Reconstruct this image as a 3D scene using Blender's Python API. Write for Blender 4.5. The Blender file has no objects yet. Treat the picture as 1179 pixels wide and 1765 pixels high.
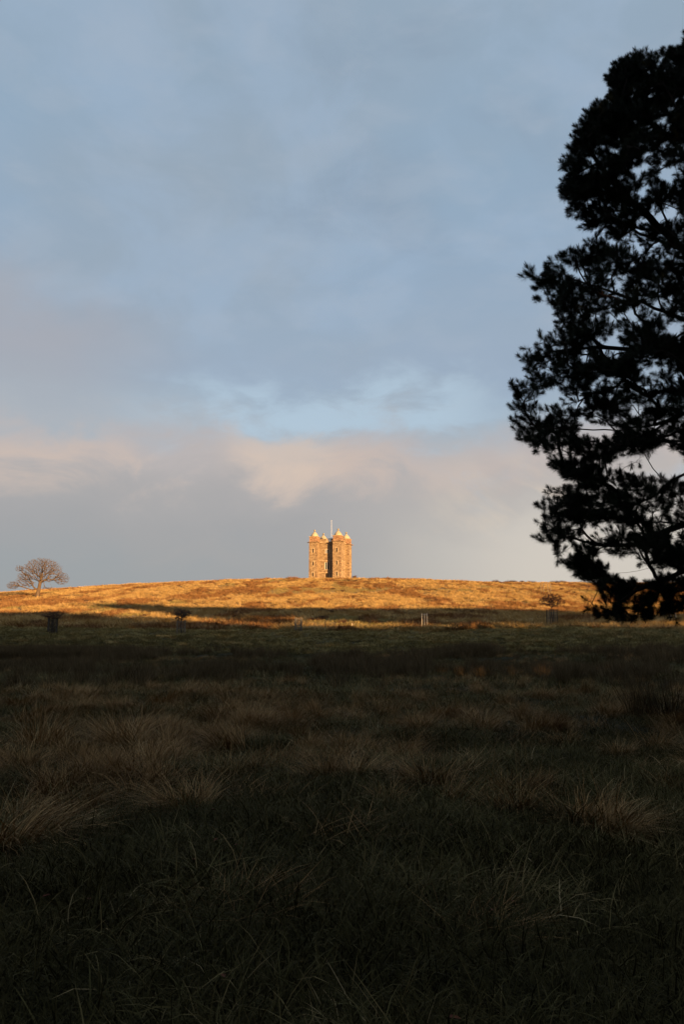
import bpy, math, random
import numpy as np
from math import sin, cos, tan, radians, pi, sqrt, atan2
from mathutils import Vector, Matrix

random.seed(7)
rng = np.random.default_rng(7)
scene = bpy.context.scene
col = scene.collection

# ------------------------------------------------------------------ camera
F = 26 / 36 * 1765.0                      # focal length in photograph pixels
PITCH = math.atan(227.5 / F)
EYE = 1.6
cam_d = bpy.data.cameras.new("camera")
cam_d.sensor_fit = 'VERTICAL'
cam_d.sensor_height = 36
cam_d.lens = 26
cam_d.clip_start = 0.05
cam_d.clip_end = 8000
cam = bpy.data.objects.new("camera", cam_d)
col.objects.link(cam)
cam.location = (0, 0, EYE)
cam.rotation_euler = (pi / 2 + PITCH, 0, 0)
scene.camera = cam

def at(px, row, Y):
    """surveying helper: the point of the place at depth Y seen at this pixel of the photograph"""
    cx = (px - 589.5) / F
    cy = (882.5 - row) / F
    y = cos(PITCH) - cy * sin(PITCH)
    z = sin(PITCH) + cy * cos(PITCH)
    k = Y / y
    return np.array((cx * k, Y, EYE + z * k))

# ------------------------------------------------------------------ light
SUN_AZ = radians(32)       # measured from straight behind the viewpoint towards the right
SUN_EL = radians(5.0)
sun_to = Vector((sin(SUN_AZ) * cos(SUN_EL), -cos(SUN_AZ) * cos(SUN_EL), sin(SUN_EL)))
sd = bpy.data.lights.new("sun", 'SUN')
sd.energy = 5.0
sd.angle = radians(0.5)
sd.color = (1.0, 0.60, 0.26)
so = bpy.data.objects.new("sun", sd)
so.rotation_euler = sun_to.to_track_quat('Z', 'Y').to_euler()
so.location = (60, -90, 60)
col.objects.link(so)

EXPO = 1.6
CLOUD = 1.0
vs = scene.view_settings
vs.view_transform = 'Standard'
vs.look = 'None'
vs.gamma = 1
vs.use_curve_mapping = False
vs.exposure = EXPO
scene.cycles.max_bounces = 5
scene.cycles.diffuse_bounces = 3
scene.cycles.glossy_bounces = 2

def srgb(r, g, b, k=1.0):
    o = []
    for c in (r, g, b):
        c /= 255.0
        o.append((c / 12.92 if c <= 0.04045 else ((c + 0.055) / 1.055) ** 2.4) * k)
    return (o[0], o[1], o[2], 1.0)

# ------------------------------------------------------------------ world
world = bpy.data.worlds.new("World")
scene.world = world
world.use_nodes = True
nt = world.node_tree
nt.nodes.clear()
N = nt.nodes.new
L = nt.links.new
KS = 1.0 / (2 ** EXPO)

def wmath(op, a, b=None, c=None, clamp=False):
    n = N('ShaderNodeMath'); n.operation = op; n.use_clamp = clamp
    for i, v in enumerate((a, b, c)):
        if v is None: continue
        if isinstance(v, (int, float)): n.inputs[i].default_value = v
        else: L(v, n.inputs[i])
    return n.outputs[0]

def wstep(v, lo, hi):
    n = N('ShaderNodeMapRange'); n.interpolation_type = 'SMOOTHSTEP'
    L(v, n.inputs[0]); n.inputs[1].default_value = lo; n.inputs[2].default_value = hi
    return n.outputs[0]

def wmix(f, a, b):
    n = N('ShaderNodeMix'); n.data_type = 'RGBA'
    if isinstance(f, (int, float)): n.inputs[0].default_value = f
    else: L(f, n.inputs[0])
    for i, v in ((6, a), (7, b)):
        if isinstance(v, tuple): n.inputs[i].default_value = v
        else: L(v, n.inputs[i])
    return n.outputs[2]

tc = N('ShaderNodeTexCoord')
sep = N('ShaderNodeSeparateXYZ'); L(tc.outputs['Generated'], sep.inputs[0])
sx, sy, sz = sep.outputs
elev = wmath('MULTIPLY', wmath('ARCSINE', sz), 180 / pi)
azim = wmath('MULTIPLY', wmath('ARCTAN2', sx, sy), 180 / pi)     # 0 ahead, + to the right

def wnoise(scale, detail, rough, sxyz, loc=(0, 0, 0), dist=0.0, rotz=0.0, rotx=0.0):
    m = N('ShaderNodeMapping'); m.inputs['Scale'].default_value = sxyz; m.inputs['Location'].default_value = loc
    m.inputs['Rotation'].default_value = (rotx, 0, rotz)
    L(tc.outputs['Generated'], m.inputs[0])
    n = N('ShaderNodeTexNoise'); n.inputs['Scale'].default_value = scale; n.inputs['Detail'].default_value = detail
    n.inputs['Roughness'].default_value = rough; n.inputs['Distortion'].default_value = dist
    L(m.outputs[0], n.inputs['Vector'])
    return n.outputs['Fac']

n_big = wnoise(1.9, 4, .5, (1, 1, 1.5), (1.3, .4, .2), .25)
n_mid = wnoise(4.4, 7, .55, (1, 1, 1.35), (4.3, 2.4, 3.2), .5)
n_puff = wnoise(8.5, 7, .56, (1, 1, 1.8), (2.2, 5.1, 9.4), .5)
n_fine = wnoise(11, 6, .55, (1, 1, 2.2), (0.3, 7.4, 1.2), .3)
n_str = wnoise(3.4, 7, .56, (1, 1, 2.0), (2.3, 1.1, 6.2), .5)
# elevation warped by the noise, so that the cloud banks have uneven edges
ew = wmath('ADD', elev, wmath('MULTIPLY', wmath('SUBTRACT', n_mid, .5), 6.0))
ew = wmath('ADD', ew, wmath('MULTIPLY', wmath('SUBTRACT', n_puff, .5), 6.0))
ramp = N('ShaderNodeValToRGB')
e = ramp.color_ramp
stops = [(0.0, (152, 152, 158)), (5, (160, 161, 165)), (8.5, (165, 163, 165)), (11.5, (175, 170, 170)), (14.0, (187, 179, 178)),
         (16.2, (176, 181, 190)), (18.0, (166, 181, 198)), (20.0, (158, 175, 196)), (23, (156, 174, 194)), (28, (151, 172, 194)),
         (34, (149, 172, 194)), (44, (151, 171, 190)), (60, (144, 161, 182)), (90, (138, 155, 178))]
e.elements[0].position = 0; e.elements[0].color = srgb(*stops[0][1], KS)
e.elements[1].position = 1; e.elements[1].color = srgb(*stops[-1][1], KS)
for p, c in stops[1:-1]:
    q = e.elements.new(p / 90); q.color = srgb(*c, KS)
L(wmath('DIVIDE', ew, 90.0), ramp.inputs[0])
c = ramp.outputs[0]
# grey cloud streets across the higher sky
hi_m = wstep(elev, 17, 25)
f1 = wmath('MULTIPLY', wmath('MULTIPLY', wstep(n_big, .40, .68), hi_m), .75)
c = wmix(f1, c, srgb(155, 169, 183, KS))
f2 = wmath('MULTIPLY', wmath('MULTIPLY', wstep(n_mid, .44, .62), hi_m), .45)
c = wmix(f2, c, srgb(163, 184, 208, KS))
f2b = wmath('MULTIPLY', wmath('MULTIPLY', wstep(n_str, .50, .70), hi_m), .55)
c = wmix(f2b, c, srgb(140, 158, 178, KS))
f2c = wmath('MULTIPLY', wmath('MULTIPLY', wstep(n_fine, .42, .7), hi_m), .30)
c = wmix(f2c, c, srgb(172, 184, 199, KS))
# blue-grey depth low on the left of the tower, warm light low on the right
low = wmath('SUBTRACT', 1.0, wstep(elev, 7.0, 14.5))
lf = wmath('MULTIPLY', low, wmath('SUBTRACT', 1.0, wstep(azim, -30, 6)))
c = wmix(wmath('MULTIPLY', lf, .6), c, srgb(157, 157, 162, KS))
lf2 = wmath('MULTIPLY', wmath('SUBTRACT', 1.0, wstep(ew, 4.0, 9.0)), wmath('SUBTRACT', 1.0, wstep(azim, -22, -2)))
c = wmix(wmath('MULTIPLY', lf2, .6), c, srgb(148, 156, 164, KS))
rf = wmath('MULTIPLY', wmath('SUBTRACT', 1.0, wstep(ew, 6.0, 15.0)), wstep(azim, -4, 17))
c = wmix(wmath('MULTIPLY', rf, .85), c, srgb(216, 207, 196, KS))
rp = wmath('MULTIPLY', wmath('MULTIPLY', wstep(azim, 2, 16), wstep(n_mid, .47, .60)), wmath('MULTIPLY', wstep(elev, 5.0, 9.0), wmath('SUBTRACT', 1.0, wstep(elev, 11, 16))))
c = wmix(wmath('MULTIPLY', rp, .7), c, srgb(222, 205, 186, KS))
# pink haze in the far left middle
lm = wmath('MULTIPLY', wmath('MULTIPLY', wstep(ew, 13, 19), wmath('SUBTRACT', 1.0, wstep(ew, 21, 28))), wmath('SUBTRACT', 1.0, wstep(azim, -24, -9)))
c = wmix(wmath('MULTIPLY', lm, .7), c, srgb(172, 169, 174, KS))
# bright thin opening above the bank
op = wmath('MULTIPLY', wmath('MULTIPLY', wstep(ew, 14.5, 16.8), wmath('SUBTRACT', 1.0, wstep(ew, 18.0, 21.0))), wmath('MULTIPLY', wstep(azim, -20, -6), wmath('SUBTRACT', 1.0, wstep(azim, 7, 16))))
c = wmix(wmath('MULTIPLY', wmath('MULTIPLY', op, .95), wstep(n_fine, .34, .60)), c, srgb(182, 202, 220, KS))
# sunlit cream tops along the bank
bank = wmath('MULTIPLY', wmath('MULTIPLY', wstep(ew, 10.5, 13.6), wmath('SUBTRACT', 1.0, wstep(ew, 14.0, 16.4))), wmath('MULTIPLY', wstep(n_puff, .38, .60), wmath('SUBTRACT', 1.0, wmath('MULTIPLY', wstep(azim, 0, 8), .6))))
c = wmix(wmath('MULTIPLY', bank, .8), c, srgb(207, 187, 175, KS))
b2 = wmath('MULTIPLY', wmath('MULTIPLY', wstep(ew, 11.0, 13.8), wmath('SUBTRACT', 1.0, wstep(ew, 14.5, 16.6))), wmath('MULTIPLY', wstep(azim, -11, -6), wmath('SUBTRACT', 1.0, wstep(azim, -3, 1))))
c = wmix(wmath('MULTIPLY', b2, .55), c, srgb(222, 200, 182, KS))
# small blue breaks low over the bank
br = wmath('MULTIPLY', wmath('MULTIPLY', wstep(elev, 9, 12.5), wmath('SUBTRACT', 1.0, wstep(elev, 18, 21))), wmath('MULTIPLY', wstep(azim, 5, 11), wstep(n_str, .50, .62)))
c = wmix(wmath('MULTIPLY', br, .65), c, srgb(172, 193, 214, KS))
bgc = N('ShaderNodeBackground'); L(c, bgc.inputs[0]); bgc.inputs[1].default_value = CLOUD
sky = N('ShaderNodeTexSky'); sky.sky_type = 'NISHITA'; sky.sun_disc = False
sky.sun_elevation = SUN_EL; sky.sun_rotation = pi - SUN_AZ
sky.air_density = 1.0; sky.dust_density = 1.5; sky.ozone_density = 1.0
bgs = N('ShaderNodeBackground'); L(sky.outputs[0], bgs.inputs[0]); bgs.inputs[1].default_value = 0.07
# clear air shows through in the openings of the cloud deck
open_f = wmath('MULTIPLY', wmath('MULTIPLY', wstep(ew, 14.6, 16.8), wmath('SUBTRACT', 1.0, wstep(ew, 18.5, 22))), .12)
mixs = N('ShaderNodeMixShader')
L(wmath('ADD', open_f, .06), mixs.inputs[0]); L(bgc.outputs[0], mixs.inputs[1]); L(bgs.outputs[0], mixs.inputs[2])
wo = N('ShaderNodeOutputWorld'); L(mixs.outputs[0], wo.inputs[0])
world.cycles.sampling_method = 'MANUAL'
world.cycles.sample_map_resolution = 512

# ------------------------------------------------------------------ helpers
def tag(o, label=None, cat=None, group=None, kind=None):
    if label: o['label'] = label
    if cat: o['category'] = cat
    if group: o['group'] = group
    if kind: o['kind'] = kind
    return o

def mesh_np(name, V, Fc, mat=None, attrs=None, smooth=False):
    """V (n,3); Fc: list of arrays of faces, each (m,k)"""
    me = bpy.data.meshes.new(name)
    V = np.asarray(V, dtype=np.float32)
    if not isinstance(Fc, (list, tuple)): Fc = [Fc]
    Fc = [np.asarray(f, dtype=np.int32) for f in Fc if len(f)]
    me.vertices.add(len(V)); me.vertices.foreach_set('co', V.ravel())
    nl = sum(f.size for f in Fc); npoly = sum(len(f) for f in Fc)
    me.loops.add(nl); me.loops.foreach_set('vertex_index', np.concatenate([f.ravel() for f in Fc]))
    tot = np.concatenate([np.full(len(f), f.shape[1], np.int32) for f in Fc])
    st = np.concatenate([[0], np.cumsum(tot)[:-1]]).astype(np.int32)
    me.polygons.add(npoly); me.polygons.foreach_set('loop_start', st); me.polygons.foreach_set('loop_total', tot)
    if smooth: me.polygons.foreach_set('use_smooth', np.ones(npoly, bool))
    if attrs:
        for k, a in attrs.items():
            at_ = me.attributes.new(k, 'FLOAT', 'POINT'); at_.data.foreach_set('value', np.asarray(a, np.float32))
    me.update(calc_edges=True)
    if mat: me.materials.append(mat)
    return me

def link(name, me, parent=None, loc=None):
    o = bpy.data.objects.new(name, me)
    col.objects.link(o)
    if parent is not None: o.parent = parent
    if loc is not None: o.location = loc
    return o

def empty(name, loc, rz=0):
    o = bpy.data.objects.new(name, None); col.objects.link(o)
    o.location = loc; o.rotation_euler = (0, 0, rz); o.empty_display_size = .5
    return o

class MB:
    def __init__(s): s.v = []; s.f = []
    def add(s, vs_, fs):
        b = len(s.v); s.v += [tuple(v) for v in vs_]; s.f += [tuple(i + b for i in f) for f in fs]; return s
    def box(s, x0, x1, y0, y1, z0, z1):
        v = [(x0, y0, z0), (x1, y0, z0), (x1, y1, z0), (x0, y1, z0), (x0, y0, z1), (x1, y0, z1), (x1, y1, z1), (x0, y1, z1)]
        return s.add(v, [(0, 3, 2, 1), (4, 5, 6, 7), (0, 1, 5, 4), (1, 2, 6, 5), (2, 3, 7, 6), (3, 0, 4, 7)])
    def bar(s, a, b, r, n=6, r2=None):
        a = Vector(a); b = Vector(b); d = (b - a).normalized()
        u = d.orthogonal().normalized(); w = d.cross(u); r2 = r if r2 is None else r2
        v = [a + (u * cos(2 * pi * i / n) + w * sin(2 * pi * i / n)) * r for i in range(n)] + \
            [b + (u * cos(2 * pi * i / n) + w * sin(2 * pi * i / n)) * r2 for i in range(n)]
        f = [(i, (i + 1) % n, n + (i + 1) % n, n + i) for i in range(n)] + [tuple(range(n - 1, -1, -1)), tuple(range(n, 2 * n))]
        return s.add(v, f)
    def rings(s, prof, cx, cy, shape):
        """prof: (halfwidth, z) list; shape: list of unit xy"""
        n = len(shape); b = []
        for r, z in prof: b += [(cx + p[0] * r, cy + p[1] * r, z) for p in shape]
        f = [(j * n + i, j * n + (i + 1) % n, (j + 1) * n + (i + 1) % n, (j + 1) * n + i) for j in range(len(prof) - 1) for i in range(n)]
        f += [tuple(range(n - 1, -1, -1)), tuple(range((len(prof) - 1) * n, len(prof) * n))]
        return s.add(b, f)
    def build(s, name, mat, parent=None, smooth=False):
        me = bpy.data.meshes.new(name); me.from_pydata(s.v, [], s.f); me.update()
        me.materials.append(mat)
        if smooth: me.polygons.foreach_set('use_smooth', [True] * len(me.polygons))
        return link(name, me, parent)

def hsh(ix, iy, seed):
    h = np.sin(ix * 127.1 + iy * 311.7 + seed * 74.7) * 43758.5453
    return h - np.floor(h)
def vn(x, y, seed=0):
    ix = np.floor(x); iy = np.floor(y); fx = x - ix; fy = y - iy
    fx = fx * fx * fx * (fx * (fx * 6 - 15) + 10); fy = fy * fy * fy * (fy * (fy * 6 - 15) + 10)
    a = hsh(ix, iy, seed); b = hsh(ix + 1, iy, seed); c_ = hsh(ix, iy + 1, seed); d = hsh(ix + 1, iy + 1, seed)
    return (a * (1 - fx) + b * fx) * (1 - fy) + (c_ * (1 - fx) + d * fx) * fy
def fbm(x, y, seed=0, o=3):
    s = 0; a = .5; t = 0
    for i in range(o):
        s = s + a * vn(x, y, seed + i * 13); t += a; a *= .5; x = x * 2.03 + 5.1; y = y * 2.03 + 1.7
    return s / t

# ------------------------------------------------------------------ terrain
PY = np.array([-3000, -400, -120, -60, -25, -5, 10, 30, 50, 65, 80, 100, 125, 160, 200, 245, 280, 300, 314, 330, 350, 400, 600, 1200, 4000.])
PZ = np.array([20, 14, 7, 4, 1.6, .15, 0, .05, .5, 1.25, 2.55, 4.05, 5.9, 9.2, 13.9, 19.9, 24.7, 27.3, 28.5, 28.9, 28.4, 25, 8, -12, -40.])
PX = np.array([-3000, -400, -220, -140, -93, -70, -35, 0, 30, 50, 97, 140, 220, 400, 3000.])
PQ = np.array([-26, -18, -10.5, -5.6, -2.7, -1.4, -.2, 0, -.2, -1.0, -1.6, -1.8, -3.0, -8, -20.])
def hermite(xs, ys):
    m = np.gradient(ys, xs)
    def f(x):
        x = np.clip(x, xs[0], xs[-1]); i = np.clip(np.searchsorted(xs, x) - 1, 0, len(xs) - 2)
        h = xs[i + 1] - xs[i]; t = (x - xs[i]) / h
        return (2 * t**3 - 3 * t**2 + 1) * ys[i] + (t**3 - 2 * t**2 + t) * h * m[i] + (-2 * t**3 + 3 * t**2) * ys[i + 1] + (t**3 - t**2) * h * m[i + 1]
    return f
fY = hermite(PY, PZ); fX = hermite(PX, PQ)
def ground(x, y):
    x = np.asarray(x, float); y = np.asarray(y, float)
    k = np.clip((y - 60) / 240, 0, 1)
    h = fY(y) + fX(x) * k
    r = np.hypot(x, y)
    a = np.clip((r - 6) / 60, 0, 1)
    h = h + (fbm(x / 22, y / 26, 3) - .5) * 1.1 * a * np.clip((340 - y) / 60, 0.25, 1)
    h = h + (fbm(x / 5.0, y / 4.0, 9) - .5) * np.where(y > 90, .2, .34) * np.clip((r - 2) / 8, 0, 1)
    h = h + (fbm(x / 1.5, y / 1.3, 15, 2) - .5) * .24 * np.clip((r - 2) / 4, 0, 1) * np.clip((70 - y) / 30, 0, 1)
    h = h + (fbm(x / 8, y / 8, 16, 2) - .5) * .7 * np.exp(-((y - 312) / 22) ** 2) * np.clip((np.abs(x + 1) - 9) / 8, 0, 1)
    return h
def gz(x, y): return float(ground(np.array([x]), np.array([y]))[0])

def on_ground(px, row):
    """the point where the sight line of this pixel meets the terrain"""
    ys = np.concatenate([np.arange(3, 60, .1), np.arange(60, 330, .25)])
    p0 = at(px, row, 1.0)
    dx, dz = p0[0], p0[2] - EYE
    X = dx * ys; Z = EYE + dz * ys; G = ground(X, ys)
    i = np.argmax(G >= Z) if (G >= Z).any() else len(ys) - 1
    return np.array((X[i], ys[i], G[i]))

# ------------------------------------------------------------------ materials
def new_mat(name):
    m = bpy.data.materials.new(name); m.use_nodes = True
    t = m.node_tree; b = t.nodes['Principled BSDF']
    b.inputs['Specular IOR Level'].default_value = .2
    return m, t, b
def mk_ramp(t, src, stops):
    r = t.nodes.new('ShaderNodeValToRGB'); e = r.color_ramp
    e.elements[0].position = stops[0][0]; e.elements[0].color = (*stops[0][1], 1)
    e.elements[1].position = stops[-1][0]; e.elements[1].color = (*stops[-1][1], 1)
    for p, c_ in stops[1:-1]:
        q = e.elements.new(p); q.color = (*c_, 1)
    t.links.new(src, r.inputs[0]); return r.outputs[0]
def noise_mat(name, stops, scale=5, detail=6, rough=.8, bump=.0, sc=(1, 1, 1), bdist=.02, dist=0.0):
    m, t, b = new_mat(name)
    tc_ = t.nodes.new('ShaderNodeTexCoord'); mp = t.nodes.new('ShaderNodeMapping'); mp.inputs['Scale'].default_value = sc
    t.links.new(tc_.outputs['Object'], mp.inputs[0])
    n = t.nodes.new('ShaderNodeTexNoise'); n.inputs['Scale'].default_value = scale; n.inputs['Detail'].default_value = detail
    n.inputs['Roughness'].default_value = .6; n.inputs['Distortion'].default_value = dist
    t.links.new(mp.outputs[0], n.inputs['Vector'])
    t.links.new(mk_ramp(t, n.outputs['Fac'], stops), b.inputs['Base Color'])
    b.inputs['Roughness'].default_value = rough
    if bump:
        bp = t.nodes.new('ShaderNodeBump'); bp.inputs['Strength'].default_value = bump; bp.inputs['Distance'].default_value = bdist
        t.links.new(n.outputs['Fac'], bp.inputs['Height']); t.links.new(bp.outputs[0], b.inputs['Normal'])
    return m
def blade_mat(name, stops, rnd=.35, rough=.7):
    """colour differs from blade to blade (mesh attribute) and from clump to clump"""
    m, t, b = new_mat(name)
    a = t.nodes.new('ShaderNodeAttribute'); a.attribute_name = 'tint'
    oi = t.nodes.new('ShaderNodeObjectInfo')
    ns = t.nodes.new('ShaderNodeTexNoise'); ns.inputs['Scale'].default_value = .55; ns.inputs['Detail'].default_value = 4
    t.links.new(oi.outputs['Location'], ns.inputs['Vector'])
    st_ = t.nodes.new('ShaderNodeMapRange'); t.links.new(ns.outputs['Fac'], st_.inputs[0]); st_.inputs[1].default_value = .33; st_.inputs[2].default_value = .67
    m0 = t.nodes.new('ShaderNodeMix'); m0.inputs[0].default_value = .55; t.links.new(oi.outputs['Random'], m0.inputs[2]); t.links.new(st_.outputs[0], m0.inputs[3])
    mx = t.nodes.new('ShaderNodeMix'); mx.inputs[0].default_value = rnd
    t.links.new(a.outputs['Fac'], mx.inputs[2]); t.links.new(m0.outputs[0], mx.inputs[3])
    t.links.new(mk_ramp(t, mx.outputs[0], stops), b.inputs['Base Color'])
    b.inputs['Roughness'].default_value = rough; b.inputs['Specular IOR Level'].default_value = .05
    return m

M = {}
# stone of the tower: coursed rubble, mottled
def stone_mat(name, a, b_, c_, bs=1.4):
    m, t, b = new_mat(name)
    tc_ = t.nodes.new('ShaderNodeTexCoord')
    n1 = t.nodes.new('ShaderNodeTexNoise'); n1.inputs['Scale'].default_value = .9; n1.inputs['Detail'].default_value = 5
    n2 = t.nodes.new('ShaderNodeTexVoronoi'); n2.inputs['Scale'].default_value = bs * 1.5
    mp = t.nodes.new('ShaderNodeMapping'); mp.inputs['Scale'].default_value = (1, 1, 1.9)
    t.links.new(tc_.outputs['Object'], mp.inputs[0]); t.links.new(mp.outputs[0], n2.inputs['Vector']); t.links.new(tc_.outputs['Object'], n1.inputs['Vector'])
    s = t.nodes.new('ShaderNodeSeparateColor'); t.links.new(n2.outputs['Color'], s.inputs[0])
    mx = t.nodes.new('ShaderNodeMix'); mx.inputs[0].default_value = .5
    t.links.new(n1.outputs['Fac'], mx.inputs[2]); t.links.new(s.outputs[0], mx.inputs[3])
    t.links.new(mk_ramp(t, mx.outputs[0], [(.15, a), (.45, b_), (.8, c_)]), b.inputs['Base Color'])
    b.inputs['Roughness'].default_value = .9
    bp = t.nodes.new('ShaderNodeBump'); bp.inputs['Strength'].default_value = .5; bp.inputs['Distance'].default_value = .06
    t.links.new(n2.outputs['Distance'], bp.inputs['Height']); t.links.new(bp.outputs[0], b.inputs['Normal'])
    return m
M['stone'] = stone_mat('weathered_sandstone', (.10, .062, .033), (.195, .133, .073), (.30, .215, .125))
M['dress'] = stone_mat('dressed_sandstone', (.22, .15, .085), (.36, .26, .155), (.46, .35, .22), .7)
M['quoin'] = stone_mat('quoin_stone', (.06, .036, .022), (.16, .10, .06), (.34, .23, .13), 1.1)
M['quoin2'] = stone_mat('reddish_attic_stone', (.09, .045, .026), (.22, .125, .07), (.33, .20, .115), 1.2)
M['dome'] = noise_mat('pale_dome_stone', [(.3, (.25, .20, .13)), (.6, (.38, .32, .22))], 1.2, 5, .8, .2)
M['finial'] = noise_mat('finial_stone', [(.3, (.16, .14, .10)), (.7, (.28, .25, .18))], 2, 4, .85)
M['paint'] = noise_mat('white_paint', [(.3, (.70, .70, .68)), (.7, (.8, .8, .78))], 3, 2, .5)
M['roof'] = noise_mat('lead_roof', [(.3, (.10, .11, .12)), (.7, (.16, .17, .18))], 2, 4, .6)
m, t, b = new_mat('window_glass'); b.inputs['Base Color'].default_value = (.008, .008, .009, 1); b.inputs['Roughness'].default_value = .35
b.inputs['Specular IOR Level'].default_value = .15
M['glass'] = m
M['door'] = noise_mat('dark_oak_door', [(.3, (.02, .014, .01)), (.7, (.05, .032, .02))], 6, 4, .7, .1, (1, 1, .2))
M['bark_lit'] = noise_mat('grey_brown_bark', [(.3, (.05, .034, .022)), (.7, (.125, .086, .056))], 3, 6, .9, .5, (1, 1, .25), .05)
M['bark_pine'] = noise_mat('pine_bark', [(.3, (.012, .009, .007)), (.7, (.045, .03, .022))], 6, 6, .95, .7, (1, 1, .4), .05)
M['twig_dark'] = noise_mat('dark_twig_bark', [(.3, (.035, .024, .020)), (.7, (.08, .05, .04))], 6, 4, .9)
M['post_dark'] = noise_mat('weathered_dark_timber', [(.3, (.03, .024, .018)), (.7, (.075, .055, .04))], 5, 5, .85, .2, (1, 1, .2))
M['post_pale'] = noise_mat('pale_new_timber', [(.3, (.42, .35, .26)), (.7, (.62, .53, .40))], 5, 5, .8, .2, (1, 1, .2))
M['post_grey'] = noise_mat('grey_weathered_timber', [(.3, (.11, .09, .065)), (.7, (.2, .165, .12))], 5, 5, .8, .2, (1, 1, .2))
M['wire'] = noise_mat('galvanised_wire', [(.3, (.09, .09, .085)), (.7, (.15, .15, .14))], 9, 2, .5)
M['needle'] = blade_mat('pine_needles', [(0, (.006, .008, .004)), (.6, (.012, .016, .007)), (.92, (.022, .024, .010)), (1, (.05, .034, .014))], .5, .75)
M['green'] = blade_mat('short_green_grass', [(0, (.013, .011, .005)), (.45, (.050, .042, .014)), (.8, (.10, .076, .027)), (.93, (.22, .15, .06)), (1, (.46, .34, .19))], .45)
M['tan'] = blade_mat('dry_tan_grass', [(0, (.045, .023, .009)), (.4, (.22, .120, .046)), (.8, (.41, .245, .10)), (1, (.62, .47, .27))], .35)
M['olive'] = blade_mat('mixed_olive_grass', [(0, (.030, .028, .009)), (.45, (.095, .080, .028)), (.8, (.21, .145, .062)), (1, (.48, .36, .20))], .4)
M['rush'] = blade_mat('dark_rushes', [(0, (.030, .020, .010)), (.5, (.085, .058, .028)), (.85, (.16, .105, .052)), (1, (.3, .21, .11))], .4)
M['gold'] = blade_mat('golden_moor_grass', [(0, (.18, .108, .039)), (.35, (.325, .21, .080)), (.7, (.43, .29, .12)), (1, (.55, .40, .19))], .55)
M['bracken'] = blade_mat('dead_bracken', [(0, (.09, .040, .016)), (.4, (.19, .095, .038)), (.8, (.29, .165, .068)), (1, (.40, .26, .12))], .55)
M['moorgreen'] = blade_mat('green_moor_grass', [(0, (.11, .090, .034)), (.5, (.23, .178, .066)), (1, (.42, .31, .13))], .5)
M['heath'] = blade_mat('dark_heather', [(0, (.030, .016, .012)), (.5, (.07, .036, .024)), (1, (.15, .085, .045))], .5)
M['leaf_red'] = noise_mat('fallen_leaf', [(.3, (.08, .020, .010)), (.7, (.16, .045, .018))], 9, 3, .7)
M['wood_leaf'] = noise_mat('woodland_foliage', [(.3, (.014, .022, .010)), (.7, (.035, .045, .018))], .6, 5, .9)
M['bracken_leaf'] = blade_mat('sapling_leaves', [(0, (.05, .024, .018)), (.5, (.10, .045, .030)), (1, (.17, .085, .05))], .4)

# ground: soil, moss and thatch, coloured by where it lies on the slope
m, t, b = new_mat('meadow_ground')
geo = t.nodes.new('ShaderNodeNewGeometry'); sp = t.nodes.new('ShaderNodeSeparateXYZ'); t.links.new(geo.outputs['Position'], sp.inputs[0])
n1 = t.nodes.new('ShaderNodeTexNoise'); n1.inputs['Scale'].default_value = .12; n1.inputs['Detail'].default_value = 8; n1.inputs['Roughness'].default_value = .65
n2 = t.nodes.new('ShaderNodeTexNoise'); n2.inputs['Scale'].default_value = 2.2; n2.inputs['Detail'].default_value = 8; n2.inputs['Roughness'].default_value = .7
t.links.new(geo.outputs['Position'], n1.inputs['Vector']); t.links.new(geo.outputs['Position'], n2.inputs['Vector'])
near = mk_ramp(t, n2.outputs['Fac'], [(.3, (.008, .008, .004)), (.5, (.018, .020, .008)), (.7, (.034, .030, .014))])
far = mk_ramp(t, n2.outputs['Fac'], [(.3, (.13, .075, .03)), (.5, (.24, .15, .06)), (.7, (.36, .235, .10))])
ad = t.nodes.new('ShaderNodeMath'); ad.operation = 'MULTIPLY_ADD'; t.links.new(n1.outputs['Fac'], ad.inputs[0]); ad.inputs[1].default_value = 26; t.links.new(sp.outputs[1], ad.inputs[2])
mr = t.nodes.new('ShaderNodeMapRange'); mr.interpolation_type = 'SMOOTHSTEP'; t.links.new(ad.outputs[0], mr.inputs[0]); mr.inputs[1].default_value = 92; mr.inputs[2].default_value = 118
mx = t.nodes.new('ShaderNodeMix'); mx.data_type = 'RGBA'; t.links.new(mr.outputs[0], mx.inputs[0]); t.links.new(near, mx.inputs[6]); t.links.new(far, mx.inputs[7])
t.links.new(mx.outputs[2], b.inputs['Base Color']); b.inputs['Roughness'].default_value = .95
bp = t.nodes.new('ShaderNodeBump'); bp.inputs['Strength'].default_value = .6; bp.inputs['Distance'].default_value = .08
t.links.new(n2.outputs['Fac'], bp.inputs['Height']); t.links.new(bp.outputs[0], b.inputs['Normal'])
M['ground'] = m

# terrain sheet
def axis(lo, hi, near_lo, near_hi, step, grow=1.18):
    a = list(np.arange(near_lo, near_hi + step * .5, step)); s = step; v = near_hi
    while v < hi: s *= grow; v += s; a.append(min(v, hi))
    s = step; v = near_lo; pre = []
    while v > lo: s *= grow; v -= s; pre.append(max(v, lo))
    return np.array(pre[::-1] + a)
xs = axis(-3000, 3000, -18, 18, .45, 1.035); ys = axis(-3000, 3900, 2, 32, .45, 1.02)
X, Y = np.meshgrid(xs, ys)
Z = ground(X, Y)
V = np.stack([X.ravel(), Y.ravel(), Z.ravel()], 1)
nx, ny = len(xs), len(ys)
i0 = (np.arange(ny - 1)[:, None] * nx + np.arange(nx - 1)[None]).ravel()
Fq = np.stack([i0, i0 + 1, i0 + nx + 1, i0 + nx], 1)
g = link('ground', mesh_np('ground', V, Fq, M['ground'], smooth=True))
tag(g, kind='structure')
print('terrain', len(V))

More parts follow.
